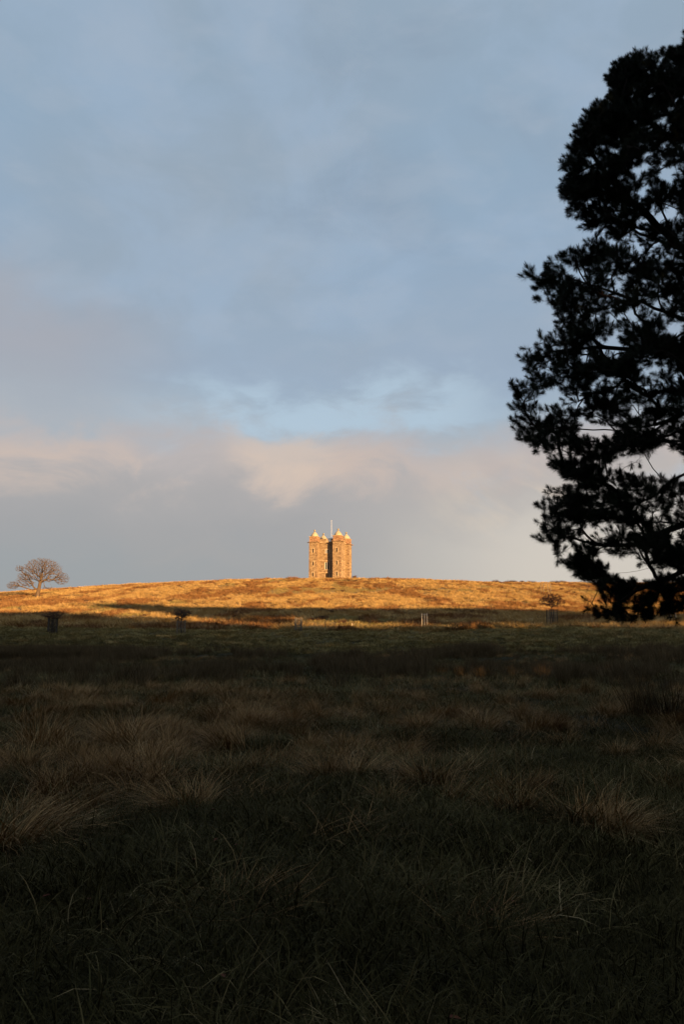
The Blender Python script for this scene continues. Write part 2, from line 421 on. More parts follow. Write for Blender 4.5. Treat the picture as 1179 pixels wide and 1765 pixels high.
# ------------------------------------------------------------------ stone tower on the ridge
def build_tower():
    cpt = at(569.7, 997, 316.0)
    zb = gz(cpt[0], 316) - .35
    root = empty('stone_tower', (cpt[0], 316.0, zb), radians(-19))
    root.scale = (1.035, 1.035, 1.035)
    tag(root, 'square sandstone hunting tower with four domed corner turrets on the hilltop', 'tower')
    C2 = 5.15; s = 1.75; H = 15.0                       # turret centre offset, half width, cornice height
    fx = C2 + s; 
    bx = C2 + s - 1.44; by_f = C2 + s - 2.6             # recessed walls (side / front)
    # central block walls
    for nm, (x0, x1, y0, y1) in {'front': (-C2 + s, C2 - s, -by_f, -by_f + .9), 'rear': (-C2 + s, C2 - s, by_f - .9, by_f)}.items():
        w = MB().box(x0, x1, y0, y1, -1.5, H + .15).build('wall', M['stone'], root)
        sg = -1 if nm == 'front' else 1
        yo = sg * by_f
        def win(xc, z0, w_, h_, par, arch=False):
            fr = MB()
            ya, yb = sorted((yo, yo + sg * .10))
            fr.box(xc - w_ / 2 - .28, xc - w_ / 2, ya, yb, z0 - .25, z0 + h_ + .25).box(xc + w_ / 2, xc + w_ / 2 + .28, ya, yb, z0 - .25, z0 + h_ + .25)
            fr.box(xc - w_ / 2, xc + w_ / 2, ya, yb, z0 + h_, z0 + h_ + .25).box(xc - w_ / 2, xc + w_ / 2, ya, yb, z0 - .25, z0)
            f_ = fr.build('window', M['dress'], root)
            gb = MB(); ya2, yb2 = sorted((yo, yo + sg * .012)); gb.box(xc - w_ / 2, xc + w_ / 2, ya2, yb2, z0, z0 + h_); gb.build('pane', M['glass'], f_)
            mb = MB(); ya3, yb3 = sorted((yo + sg * .014, yo + sg * .07))
            mb.box(xc - .04, xc + .04, ya3, yb3, z0, z0 + h_).box(xc - w_ / 2, xc - w_ / 2 + .12, ya3, yb3, z0, z0 + h_)
            if w_ > 1: mb.build('mullion', M['paint'], f_)
        win(0, 10.7, 1.25, 1.5, w); win(0, 4.1, 1.6, 2.9, w)
        pl = MB(); ya, yb = sorted((yo, yo + sg * .12)); pl.box(-.5, .5, ya, yb, 8.3, 9.3); pl.build('plaque', M['quoin'], root)
        # string courses
        for z in (2.85, 7.6):
            ya, yb = sorted((yo, yo + sg * .14)); MB().box(-C2 + s, C2 - s, ya, yb, z, z + .22).build('string_course', M['dress'], root)
    for sg in (-1, 1):
        x0, x1 = sorted((sg * bx, sg * (bx - .9)))
        MB().box(x0, x1, -C2 + s, C2 - s, -1.5, H + .15).build('wall', M['stone'], root)
        xa, xb = sorted((sg * bx, sg * (bx + .1)))
        for z0, h_ in ((1.6, 1.7), (4.9, 2.2), (10.7, 1.5)):
            for yc in (-1.3, 1.3):
                f_ = MB().box(xa, xb, yc - .6, yc - .32, z0 - .2, z0 + h_ + .2).box(xa, xb, yc + .32, yc + .6, z0 - .2, z0 + h_ + .2).box(xa, xb, yc - .32, yc + .32, z0 + h_, z0 + h_ + .2).box(xa, xb, yc - .32, yc + .32, z0 - .2, z0).build('window', M['dress'], root)
                q0, q1 = sorted((sg * bx, sg * (bx + .012))); MB().box(q0, q1, yc - .32, yc + .32, z0, z0 + h_).build('pane', M['glass'], f_)
        for z in (2.85, 7.6):
            xa2, xb2 = sorted((sg * bx, sg * (bx + .14))); MB().box(xa2, xb2, -C2 + s, C2 - s, z, z + .22).build('string_course', M['dress'], root)
    # arched doorway with steps
    yo = -by_f
    d = MB(); n = 10
    pts = [(-.75, 0), (.75, 0), (.75, 1.9)] + [(.75 * cos(pi * k / n), 1.9 + .75 * sin(pi * k / n)) for k in range(1, n)] + [(-.75, 1.9)]
    vv = [(x, yo - .03, z) for x, z in pts] + [(x, yo, z) for x, z in pts]; k_ = len(pts)
    d.add(vv, [tuple(range(k_))] + [(i, (i + 1) % k_, k_ + (i + 1) % k_, k_ + i) for i in range(k_)])
    dr = d.build('door', M['door'], root)
    ar = MB()
    po = [(1.05, 0), (1.05, 1.9)] + [(1.05 * cos(pi * k / n), 1.9 + 1.05 * sin(pi * k / n)) for k in range(1, n)] + [(-1.05, 1.9), (-1.05, 0)]
    pi_ = [(.75, 0), (.75, 1.9)] + [(.75 * cos(pi * k / n), 1.9 + .75 * sin(pi * k / n)) for k in range(1, n)] + [(-.75, 1.9), (-.75, 0)]
    kk = len(po)
    v4 = [(x, yo - .14, z) for x, z in po] + [(x, yo - .14, z) for x, z in pi_] + [(x, yo, z) for x, z in po] + [(x, yo, z) for x, z in pi_]
    fs = []
    for i in range(kk - 1):
        fs += [(i, kk + i, kk + i + 1, i + 1), (i, i + 1, 2 * kk + i + 1, 2 * kk + i), (kk + i, 3 * kk + i, 3 * kk + i + 1, kk + i + 1)]
    ar.add(v4, fs).build('door_surround', M['dress'], root)
    MB().box(-1.5, 1.5, yo - 1.3, yo - .15, -1, -.1 + .12).build('doorstep', M['dress'], root)
    # roof deck, cornice and balustrade of the central block
    MB().box(-bx + .9, bx - .9, -by_f + .9, by_f - .9, H - .6, H - .3).build('roof', M['roof'], root)
    cn = MB(); o = .35
    cn.box(-C2 + s, C2 - s, -by_f - o, -by_f + .6, H + .15, H + .5).box(-C2 + s, C2 - s, by_f - .6, by_f + o, H + .15, H + .5)
    cn.box(-bx - o, -bx + .6, -C2 + s, C2 - s, H + .15, H + .5).box(bx - .6, bx + o, -C2 + s, C2 - s, H + .15, H + .5)
    cn.build('cornice', M['dress'], root)
    # parapet: solid blocks at the ends with an open balustrade between
    def parapet(axis_, off):
        pm = MB(); bl = MB(); T = .3; z0, z1 = H + .5, H + 1.75; e0 = C2 - s
        def put(m_, a, b, za, zb2, t=T):
            if axis_ == 'x': m_.box(a, b, off - t / 2, off + t / 2, za, zb2)
            else: m_.box(off - t / 2, off + t / 2, a, b, za, zb2)
        put(pm, -e0, -1.1, z0, z1 - .2); put(pm, 1.7, e0, z0, z1 - .2); put(pm, -e0, e0, z1 - .2, z1, T + .16)
        pm.build('parapet', M['stone'], root)
        xk = -.85
        while xk < 1.6: put(bl, xk, xk + .16, z0, z1 - .2, .16); xk += .44
        b_ = bl.build('balustrade', M['dress'], root); b_['kind'] = 'stuff'
    parapet('x', -by_f + .1); parapet('x', by_f - .1); parapet('y', -bx + .1); parapet('y', bx - .1)
    # turrets
    sq = [(-1, -1), (1, -1), (1, 1), (-1, 1)]
    ch = .16
    oct_ = [(-1 + ch, -1), (1 - ch, -1), (1, -1 + ch), (1, 1 - ch), (1 - ch, 1), (-1 + ch, 1), (-1, 1 - ch), (-1, -1 + ch)]
    rnd = [(cos(2 * pi * (i + .5) / 10), sin(2 * pi * (i + .5) / 10)) for i in range(10)]
    for tx in (-1, 1):
        for ty in (-1, 1):
            cx, cy = tx * C2, ty * C2
            tr = MB().rings([(s + .12, -1.5), (s + .12, .55), (s, .7), (s, H)], cx, cy, sq).build('turret', M['stone'], root)
            MB().rings([(s + .05, H), (s + .38, H + .22), (s + .40, H + .42), (s + .02, H + .5)], cx, cy, sq).build('turret_cornice', M['quoin'], tr)
            MB().rings([(s - .08, H + .5), (s - .08, H + 2.35)], cx, cy, sq).build('attic_stage', M['quoin2'], tr)
            MB().rings([(s - .04, H + 2.35), (s + .14, H + 2.45), (s + .14, H + 2.6), (s - .1, H + 2.66)], cx, cy, sq).build('attic_cornice', M['dress'], tr)
            MB().rings([(s - .10, H + 2.66), (s - .16, H + 3.0), (s - .34, H + 3.4), (s - .64, H + 3.85), (s - 1.0, H + 4.25), (s - 1.30, H + 4.55), (s - 1.45, H + 4.72)], cx, cy, rnd).build('dome', M['dome'], tr, True)
            MB().rings([(.3, H + 4.7), (.2, H + 4.8), (.2, H + 4.95), (.42, H + 5.05), (.46, H + 5.3), (.34, H + 5.5), (.1, H + 5.62)], cx, cy, rnd).build('finial', M['finial'], tr)
            MB().bar((cx + tx * (s + .3), cy + ty * (s - .3), H + .2), (cx + tx * (s + 1.0), cy + ty * (s - .3), H + .05), .13).build('water_spout', M['quoin'], tr)
            # slit windows with dressed surrounds on the outward faces
            for ax, sg in (('y', ty), ('x', tx)):
                for z0 in (1.15, 5.55, 10.8):
                    w_, h_ = .62, 1.65; c0 = cx if ax == 'y' else cy; of = (cy if ax == 'y' else cx) + sg * s
                    def bb(m_, a, b_, za, zb_, dp, start=0.0):
                        q0, q1 = sorted((of + sg * start, of + sg * dp))
                        if ax == 'y': m_.box(a, b_, q0, q1, za, zb_)
                        else: m_.box(q0, q1, a, b_, za, zb_)
                    fm = MB(); bb(fm, c0 - w_ / 2 - .3, c0 - w_ / 2, z0 - .15, z0 + h_ + .25, .09); bb(fm, c0 + w_ / 2, c0 + w_ / 2 + .3, z0 - .15, z0 + h_ + .25, .09)
                    bb(fm, c0 - w_ / 2, c0 + w_ / 2, z0 + h_, z0 + h_ + .25, .09); bb(fm, c0 - w_ / 2, c0 + w_ / 2, z0 - .15, z0, .09)
                    wf = fm.build('window', M['dress'], tr)
                    wf2 = MB(); bb(wf2, c0 - w_ / 2, c0 + w_ / 2, z0, z0 + h_, .01)
                    # deepest allowed level: the pane sits with its frame on the turret
                    wf2.build('pane', M['glass'], tr)
            # quoins: long and short work on the corners
            qm = MB()
            for k in range(int(H / .62)):
                z0 = .75 + k * .6
                if z0 + .5 > H: break
                for qx in (-1, 1):
                    for qy in (-1, 1):
                        la, lb = (.62, .3) if (k + (qx > 0)) % 2 else (.3, .62)
                        X0, X1 = sorted((cx + qx * (s + .03), cx + qx * (s - la))); Y0, Y1 = sorted((cy + qy * (s + .03), cy + qy * (s - lb)))
                        qm.box(X0, X1, Y0, Y1, z0, z0 + (.36 if k % 2 else .5))
            q = qm.build('quoins', M['quoin'], tr); q['kind'] = 'stuff'
    # flagpole rises from the roof
    fp = empty('flagpole', (0, 0, 0)); fp.parent = root
    MB().bar((.2, .5, H - .3), (.2, .5, H + 9.9), .05, 8, .04).build('pole', M['paint'], fp)
    MB().rings([(.05, H + 9.9), (.12, H + 9.98), (.12, H + 10.08), (.04, H + 10.15)], .2, .5, rnd).build('pole_cap', M['paint'], fp)
build_tower()

# ------------------------------------------------------------------ branching plants
class Skel:
    def __init__(s, cap):
        s.P = np.zeros((cap, 3)); s.par = np.full(cap, -1, int); s.pl = np.zeros(cap); s.D = np.zeros((cap, 3)); s.limb = np.zeros(cap, int); s.n = 0
        s.ok = np.ones(cap, bool); s.fix = np.zeros(cap)
    def node(s, p, par, limb=None):
        i = s.n; s.P[i] = p; s.par[i] = par
        if par >= 0:
            d = s.P[i] - s.P[par]; l = np.linalg.norm(d) + 1e-9; s.D[i] = d / l; s.pl[i] = s.pl[par] + l
            s.limb[i] = s.limb[par] if limb is None else limb
        else: s.D[i] = (0, 0, 1); s.limb[i] = 0 if limb is None else limb
        s.n += 1; return i
    def path(s, pts, par, step, limb=None, wob=0.0):
        """smooth polyline through pts starting at node par"""
        P = [s.P[par]] + [np.asarray(p, float) for p in pts]
        P = np.array(P); last = par
        for k in range(len(P) - 1):
            p0 = P[max(k - 1, 0)]; p1 = P[k]; p2 = P[k + 1]; p3 = P[min(k + 2, len(P) - 1)]
            n = max(1, int(np.linalg.norm(p2 - p1) / step))
            for q in range(1, n + 1):
                t = q / n
                c_ = .5 * ((2 * p1) + (-p0 + p2) * t + (2 * p0 - 5 * p1 + 4 * p2 - p3) * t * t + (-p0 + 3 * p1 - 3 * p2 + p3) * t**3)
                if wob: c_ = c_ + rng.normal(0, wob, 3)
                last = s.node(c_, last, limb)
        return last
    def reach(s, tgt, step, kpl=.35, lift=.25, wob=.0, only=None):
        n = s.n
        d = tgt - s.P[:n]; dist = np.linalg.norm(d, axis=1)
        cost = dist + kpl * s.pl[:n]
        al = (d * s.D[:n]).sum(1) / (dist + 1e-6)
        cost = cost + dist * np.clip(.25 - al, 0, 2) * .9
        cost = np.where(s.ok[:n], cost, 1e9)
        j = int(np.argmin(cost)); L0 = dist[j]
        ctrl = s.P[j] + (s.D[j] * .38 + d[j] / (L0 + 1e-9) * .65) * L0 * .5
        ctrl[2] -= lift * L0 * .3
        m_ = max(1, int(round(L0 / step))); last = j
        for q in range(1, m_ + 1):
            t = q / m_
            p = (1 - t)**2 * s.P[j] + 2 * t * (1 - t) * ctrl + t * t * tgt
            if wob and q < m_: p = p + rng.normal(0, wob, 3)
            last = s.node(p, last)
        return last
    def radii(s, tip, ex=2.4):
        n = s.n; acc = np.zeros(n); r = np.zeros(n)
        for i in range(n - 1, -1, -1):
            r[i] = max(tip, acc[i] ** (1 / ex)) if acc[i] > 0 else tip
            if s.fix[i] > 0: r[i] = s.fix[i]
            p = s.par[i]
            if p >= 0: acc[p] += max(tip, (acc[i] ** (1 / ex) if acc[i] > 0 else tip)) ** ex
        s.r = r; return r

def tubes(P0, P1, R0, R1, k):
    d = P1 - P0; l = np.linalg.norm(d, axis=1, keepdims=True) + 1e-9; d = d / l
    ref = np.where(np.abs(d[:, 2:3]) > .9, np.array([[1., 0, 0]]), np.array([[0, 0, 1.]]))
    u = np.cross(d, ref); u /= np.linalg.norm(u, axis=1, keepdims=True); w = np.cross(d, u)
    a = 2 * pi * np.arange(k) / k
    ring = u[:, None] * np.cos(a)[None, :, None] + w[:, None] * np.sin(a)[None, :, None]
    A = P0[:, None] - d[:, None] * (R0[:, None, None] * .3) + ring * R0[:, None, None]; B = P1[:, None] + ring * R1[:, None, None]
    V_ = np.concatenate([A, B], 1).reshape(-1, 3); n = len(P0)
    i = np.arange(k); j = (i + 1) % k
    f = np.stack([i, j, k + j, k + i], 1)[None] + (np.arange(n) * 2 * k)[:, None, None]
    return V_, f.reshape(-1, 4)

def skel_mesh(s, idx, name, mat, origin):
    """idx: child node indices whose edge to the parent goes into this mesh"""
    Vs, Fs, b = [], [], 0
    r = s.r
    idx = np.array([i for i in idx if s.par[i] >= 0])
    if len(idx) == 0: return None
    rp = np.minimum(r[s.par[idx]], r[idx] * 1.35 + .0008)
    for lo, hi, k in ((0, .012, 3), (.012, .05, 5), (.05, 99, 10)):
        q = (r[idx] >= lo) & (r[idx] < hi)
        if q.any():
            v, f = tubes(s.P[s.par[idx[q]]] - origin, s.P[idx[q]] - origin, rp[q], r[idx[q]], k)
            Vs.append(v); Fs.append(f + b); b += len(v)
    return mesh_np(name, np.concatenate(Vs), np.concatenate(Fs), mat, smooth=True)

# scatter with geometry nodes ---------------------------------------------
_ng = {}
def scatter_group(collection):
    key = collection.name
    if key in _ng: return _ng[key]
    ng = bpy.data.node_groups.new('scatter_' + key, 'GeometryNodeTree')
    ng.interface.new_socket('Geometry', in_out='INPUT', socket_type='NodeSocketGeometry')
    ng.interface.new_socket('Geometry', in_out='OUTPUT', socket_type='NodeSocketGeometry')
    a = ng.nodes.new('NodeGroupInput'); z = ng.nodes.new('NodeGroupOutput')
    ci = ng.nodes.new('GeometryNodeCollectionInfo'); ci.inputs['Collection'].default_value = collection
    ci.inputs['Separate Children'].default_value = True; ci.inputs['Reset Children'].default_value = True
    ip = ng.nodes.new('GeometryNodeInstanceOnPoints'); ip.inputs['Pick Instance'].default_value = True
    def na(n_, ty):
        q = ng.nodes.new('GeometryNodeInputNamedAttribute'); q.data_type = ty; q.inputs['Name'].default_value = n_; return q.outputs['Attribute']
    e2r = ng.nodes.new('FunctionNodeEulerToRotation')
    ng.links.new(na('rot', 'FLOAT_VECTOR'), e2r.inputs[0])
    ng.links.new(a.outputs[0], ip.inputs['Points']); ng.links.new(ci.outputs[0], ip.inputs['Instance'])
    ng.links.new(e2r.outputs[0], ip.inputs['Rotation']); ng.links.new(na('scl', 'FLOAT_VECTOR'), ip.inputs['Scale'])
    ng.links.new(na('idx', 'INT'), ip.inputs['Instance Index'])
    ng.links.new(ip.outputs[0], z.inputs[0])
    _ng[key] = ng; return ng
def scatter(name, pts, rot, scl, collection, parent=None):
    n = len(pts); me = bpy.data.meshes.new(name); me.vertices.add(n); me.vertices.foreach_set('co', np.asarray(pts, np.float32).ravel())
    scl = np.asarray(scl, float)
    if scl.ndim == 1: scl = np.repeat(scl[:, None], 3, 1)
    q = me.attributes.new('rot', 'FLOAT_VECTOR', 'POINT'); q.data.foreach_set('vector', np.asarray(rot, np.float32).ravel())
    q = me.attributes.new('scl', 'FLOAT_VECTOR', 'POINT'); q.data.foreach_set('vector', scl.astype(np.float32).ravel())
    q = me.attributes.new('idx', 'INT', 'POINT'); q.data.foreach_set('value', rng.integers(0, len(collection.objects), n).astype(np.int32))
    o = link(name, me, parent); md = o.modifiers.new('scatter', 'NODES'); md.node_group = scatter_group(collection)
    o['kind'] = 'stuff'
    return o
def source(name, meshes):
    c_ = bpy.data.collections.new(name)
    for i, me in enumerate(meshes):
        o = bpy.data.objects.new('%s_source_%02d' % (name, i), me); c_.objects.link(o)
    return c_

# blades -------------------------------------------------------------------
def blades(base, az, t0, curv, Ln, w, tint, name, mat, seg=3):
    """arching tapered blades: base (n,3) az, first tilt, total curvature, length, width"""
    n = len(base); P = base.copy(); pts = [P.copy()]
    for k in range(seg):
        th = t0 + curv * (k + .5) / seg
        P = P + np.stack([np.sin(th) * np.cos(az), np.sin(th) * np.sin(az), np.cos(th)], 1) * (Ln / seg)[:, None]
        pts.append(P.copy())
    tw = rng.uniform(-.9, .9, n)
    side = np.stack([-np.sin(az + tw), np.cos(az + tw), np.zeros(n)], 1)
    V_ = []
    for k in range(seg):
        ww = w * (1 - (k / seg) ** 1.5 * .75)
        V_ += [pts[k] - side * ww[:, None] / 2, pts[k] + side * ww[:, None] / 2]
    V_.append(pts[seg]); V_ = np.stack(V_, 1); m_ = V_.shape[1]
    q = []
    for k in range(seg - 1): q.append((2 * k, 2 * k + 1, 2 * k + 3, 2 * k + 2))
    off = (np.arange(n) * m_)[:, None, None]
    fq = (np.array(q)[None] + off).reshape(-1, 4) if q else np.zeros((0, 4), int)
    ft = (np.array([(m_ - 3, m_ - 2, m_ - 1)])[None] + off).reshape(-1, 3)
    return mesh_np(name, V_.reshape(-1, 3), [fq, ft], mat, {'tint': np.repeat(tint, m_)})

def disc(n, r, p=.5):
    a = rng.uniform(0, 2 * pi, n); q = r * rng.uniform(0, 1, n) ** p
    return np.stack([q * np.cos(a), q * np.sin(a), np.zeros(n)], 1), a
def clump(name, mat, n, r, hmin, hmax, w, lean=(.1, .9), curv=(.3, 1.6), wind=0.0, p=.5, tint=(0, .85), pale=.06, seg=3, jit=.9):
    b, a = disc(n, r, p); az = a + rng.normal(0, jit, n)
    if wind: # lodged to one side by the wind
        vx = np.cos(az) * (1 - wind) + wind * 1.0; vy = np.sin(az) * (1 - wind) - .25 * wind; az = np.arctan2(vy, vx)
    tint_ = rng.uniform(*tint, n); tint_[rng.uniform(0, 1, n) < pale] = 1.0
    b[:, 2] = -.03
    return blades(b, az, rng.uniform(*lean, n), rng.uniform(*curv, n), rng.uniform(hmin, hmax, n), rng.uniform(.6, 1.3, n) * w, tint_, name, mat, seg)

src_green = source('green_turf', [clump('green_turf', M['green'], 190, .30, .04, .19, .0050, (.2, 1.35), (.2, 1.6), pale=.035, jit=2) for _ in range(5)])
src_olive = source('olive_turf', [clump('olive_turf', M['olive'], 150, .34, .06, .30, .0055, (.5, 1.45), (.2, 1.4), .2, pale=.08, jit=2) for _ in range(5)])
src_tan = source('tan_tussock', [clump('tan_tussock', M['tan'], 430, .27, .25, .8, .0080, (.1, 1.15), (.4, 2.3), w_, .6, pale=.12, seg=4, jit=1.35) for w_ in (.2, .45, .55, .1, .35)])
src_big = source('domed_tussock', [clump('domed_tussock', M['tan'], 760, .24, .35, .85, .0072, (.15, .9), (.7, 1.9), w_, .6, pale=.09, seg=4, jit=.8) for w_ in (.25, .45, .5, .15, .35)])
src_flat = source('lodged_grass', [clump('lodged_grass', M['tan'], 170, .38, .2, .6, .0075, (.8, 1.45), (.1, .7), .35, pale=.12, jit=1.5) for _ in range(4)])
src_rush = source('rush_clump', [clump('rush_clump', M['rush'], 170, .22, .4, .95, .0085, (.02, .45), (.0, .7)) for _ in range(4)])
src_stalk = source('seed_stalk', [clump('seed_stalk', M['tan'], 9, .18, .7, 1.15, .0045, (.02, .35), (.05, .5), tint=(.4, .9)) for _ in range(4)])
src_gold = source('moor_tussock', [clump('moor_tussock', M['gold'], 110, .50, .25, .6, .030, (.2, 1.0), (.4, 1.3), .15, seg=2) for _ in range(5)])
src_brack = source('bracken_patch', [clump('bracken_patch', M['bracken'], 110, .6, .25, .65, .045, (.3, 1.2), (.2, 1.2), seg=2) for _ in range(4)])
src_mgreen = source('moor_green', [clump('moor_green', M['moorgreen'], 110, .6, .08, .25, .022, (.2, 1.0), (.4, 1.3), seg=2) for _ in range(4)])
src_heath = source('heather', [clump('heather', M['heath'], 140, .6, .25, .7, .05, (.0, .9), (.0, .8), seg=2) for _ in range(4)])

# ------------------------------------------------------------------ the meadow and the hill cover
def view_pts(n, y0, y1, margin=1.25, dens_pow=1.0):
    """random ground points in the wedge the viewpoint looks over"""
    u = rng.uniform(0, 1, n); y = (y0 ** (dens_pow + 1) + u * (y1 ** (dens_pow + 1) - y0 ** (dens_pow + 1))) ** (1 / (dens_pow + 1))
    x = rng.uniform(-1, 1, n) * (y * .47 * margin + 1.2)
    return x, y
def place(name, x, y, src, smin, smax, dz=0.0, tilt=.15, zrange=None):
    n = len(x); z = ground(x, y) + dz
    rot = np.stack([rng.normal(0, tilt, n), rng.normal(0, tilt, n), rng.uniform(0, 2 * pi, n) if zrange is None else rng.uniform(*zrange, n)], 1)
    return scatter(name, np.stack([x, y, z], 1), rot, rng.uniform(smin, smax, n), src)

def tanzone(x, y):
    """how much dry tussock grass stands here (0..1): a loose belt across the meadow"""
    k = np.clip((y - 6.6) / 1.8, 0, 1) * np.clip((28 - y) / 9, 0, 1)
    left = np.clip((2.5 - x) / 7, 0.25, 1)
    return k * np.clip(fbm(x / 1.3, y / 2.4, 21) * 3.4 - 1.45, 0, 1) * left ** .6
# turf right by the viewpoint and on to the rushes
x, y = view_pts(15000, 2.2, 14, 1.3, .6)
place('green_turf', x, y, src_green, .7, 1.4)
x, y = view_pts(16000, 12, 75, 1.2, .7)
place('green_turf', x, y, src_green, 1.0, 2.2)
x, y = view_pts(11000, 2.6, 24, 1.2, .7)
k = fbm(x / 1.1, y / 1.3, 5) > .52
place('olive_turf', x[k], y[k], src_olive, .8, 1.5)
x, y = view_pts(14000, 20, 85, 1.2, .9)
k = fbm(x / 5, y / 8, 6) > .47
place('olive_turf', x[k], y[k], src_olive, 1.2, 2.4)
x, y = view_pts(7500, 5.0, 28, 1.2, .9)
k = rng.uniform(0, 1, len(x)) < tanzone(x, y) * .30
place('tussock_grass', x[k], y[k], src_tan, .35, .9, 0, .12, (-.7, .7))
x, y = view_pts(6500, 4.0, 30, 1.2, .9)
k = rng.uniform(0, 1, len(x)) < tanzone(x, y) * .45 + .025
place('lodged_grass', x[k], y[k], src_flat, .5, 1.15, 0.03, .1, (-.9, .9))
x, y = view_pts(520, 7, 26, 1.2, .9)
k = rng.uniform(0, 1, len(x)) < np.clip(tanzone(x, y) * 1.2, 0.02, 1)
place('domed_tussocks', x[k], y[k], src_big, .4, .95, 0, .15)
x, y = view_pts(900, 6, 30, 1.2, .9)
k = rng.uniform(0, 1, len(x)) < .16 + tanzone(x, y) * .7
place('seed_stalks', x[k], y[k], src_stalk, .4, .95)
x, y = view_pts(3600, 18, 56, 1.2, 1.0)
k = fbm(x / 2.2, y / 6, 31) > .56
place('tussock_grass', x[k], y[k], src_tan, .3, .7, 0, .12, (-.7, .7))
# dark rushes: a broken belt at the foot of the slope
x, y = view_pts(15000, 19, 66, 1.2, 1.0)
dens = np.clip((y - 22) / 16, 0, 1) * np.clip((63 - y) / 8, 0, 1)
k = rng.uniform(0, 1, len(x)) < dens * np.clip((fbm(x / 6, y / 9, 41) - .50) * 3.0, 0.02, 1)
place('dark_rushes', x[k], y[k], src_rush, .55, 1.15)
x, y = view_pts(5000, 53, 62, 1.2, 1.0)
k = rng.uniform(0, 1, len(x)) < np.clip((fbm(x / 5, y / 20, 43) - .42) * 4, 0, 1) * np.where(x > 21, .3, 1)
place('dark_rushes', x[k], y[k], src_rush, .6, 1.2)

# upper slope
def hill_pts(n, y0, y1, pw=.7):
    x, y = view_pts(n, y0, y1, 1.35, pw); return x, y
# short green grass strip below the moor
x, y = hill_pts(11000, 60, 96)
gmask = y + (fbm(x / 14, 0 * x, 51) - .5) * 8 < 93
place('moor_green', x[gmask], y[gmask], src_mgreen, .8, 1.6)
x, y = hill_pts(3500, 66, 100)
k = fbm(x / 9, y / 3, 52) > .60
place('moor_tussock', x[k], y[k], src_gold, .5, .9)
x, y = hill_pts(52000, 86, 345, .45)
edge = 89 + (fbm(x / 14, 0 * x, 51) - .5) * 8
keep = y > edge
x, y = x[keep], y[keep]
bz = fbm(x / 5, y / 17, 61, 4); gzn = fbm(x / 13, y / 26, 62, 3); band = np.exp(-((y - 196) / 16) ** 2) * .07 + np.exp(-((y - 262) / 10) ** 2) * .04
isb = bz + band + rng.normal(0, .03, len(x)) > .572
isg = (~isb) & (gzn + rng.normal(0, .03, len(x)) + np.exp(-((y - 238) / 10) ** 2) * .10 * (x > 10) > .64)
iso = ~(isb | isg)
place('moor_tussock', x[iso], y[iso], src_gold, .5, 2.0)
place('dead_bracken', x[isb], y[isb], src_brack, .5, 1.8)
place('moor_green', x[isg], y[isg], src_mgreen, 1.2, 2.2)
# dark heather streaks on the upper right and a few specks elsewhere
x, y = hill_pts(26000, 95, 320, .6)
st = np.exp(-((y - (243 + x * .02)) / 5.0) ** 2) * (x > 54) * np.clip(fbm(x / 14, y / 4, 71) * 2.2 - .45, 0, 1)
sp_ = (fbm(x / 3.0, y / 11, 72) > .715) * .8
k = rng.uniform(0, 1, len(x)) < np.clip(st * 1.3 + sp_, 0, 1)
place('dark_heather', x[k], y[k], src_heath, .6, 1.2)
print('cover done')

# fallen leaves
lv, lf_ = [], []
x, y = view_pts(34, 3.2, 7.5, 1.0, .5)
z = ground(x, y) + .09
for i in range(len(x)):
    a = random.uniform(0, 6.28); s_ = random.uniform(.018, .03); tl = random.uniform(-.4, .4)
    b0 = len(lv)
    sh = [(1.2, 0), (.5, .55), (-.5, .5), (-1, 0), (-.5, -.5), (.5, -.55)]
    for u, v in sh:
        lv.append((x[i] + s_ * (u * cos(a) - v * sin(a)), y[i] + s_ * (u * sin(a) + v * cos(a)), z[i] + s_ * (tl * u + .35 * abs(v))))
    lv.append((x[i], y[i], z[i] - .004)); lf_ += [(b0 + j, b0 + (j + 1) % 6, b0 + 6) for j in range(6)]
lo = link('fallen_leaves', mesh_np('fallen_leaves', lv, np.array(lf_), M['leaf_red'])); lo['kind'] = 'stuff'

# ------------------------------------------------------------------ single tussocks that stand out
def tussock(kind, px, row, size, label, rz=0.0, sz=1.0):
    """kind picks the mesh; (px,row) is where its foot is seen"""
    p = on_ground(px, row)
    me = {'tan': src_big, 'rush': src_rush, 'flat': src_flat}[kind[0]].objects[kind[1]].data
    nm = {'tan': 'grass_tussock', 'rush': 'rush_clump', 'flat': 'grass_tussock'}[kind[0]]
    o = link(nm, me, None, (p[0], p[1], p[2] - .02)); o.rotation_euler = (0, 0, rz); size *= .95; o.scale = (size, size, size * sz)
    tag(o, label, 'grass tussock' if nm == 'grass_tussock' else 'rushes', 'large tussocks standing out of the dark meadow')
    return o
tussock(('tan', 0), 72, 1302, 1.15, 'tall upright brown grass tussock at the far left of the tussock belt', .3, 1.5)
tussock(('tan', 1), 215, 1292, 1.45, 'widest domed tan grass tussock with blades arching left, left of centre', pi - .2, 1.0)
tussock(('tan', 4), 300, 1290, 1.1, 'tan grass tussock leaning right beside the widest domed tussock', .1, 1.0)
tussock(('tan', 2), 395, 1300, 1.15, 'ragged tan tussock below the middle of the dark rush belt', pi + .3, 1.0)
tussock(('tan', 3), 425, 1262, 1.0, 'round brown tussock with tall seed stems left of the tower line', .8, 1.2)
tussock(('tan', 1), 320, 1405, .95, 'flattened tan tussock with pale broken blades in the lower left meadow', pi - .2, .9)
tussock(('tan', 2), 20, 1478, 1.15, 'bright straw tussock cut off by the left edge of the picture', .1, .9)
tussock(('tan', 0), 620, 1345, .95, 'low reddish tan tussock in the middle of the meadow', .3, .8)
tussock(('tan', 4), 735, 1355, .95, 'tan tussock with bleached stubble at its foot, right of centre', pi, .8)
tussock(('tan', 3), 725, 1262, .9, 'small rusty tussock under a single leaning stem, right of centre', .4, 1.1)
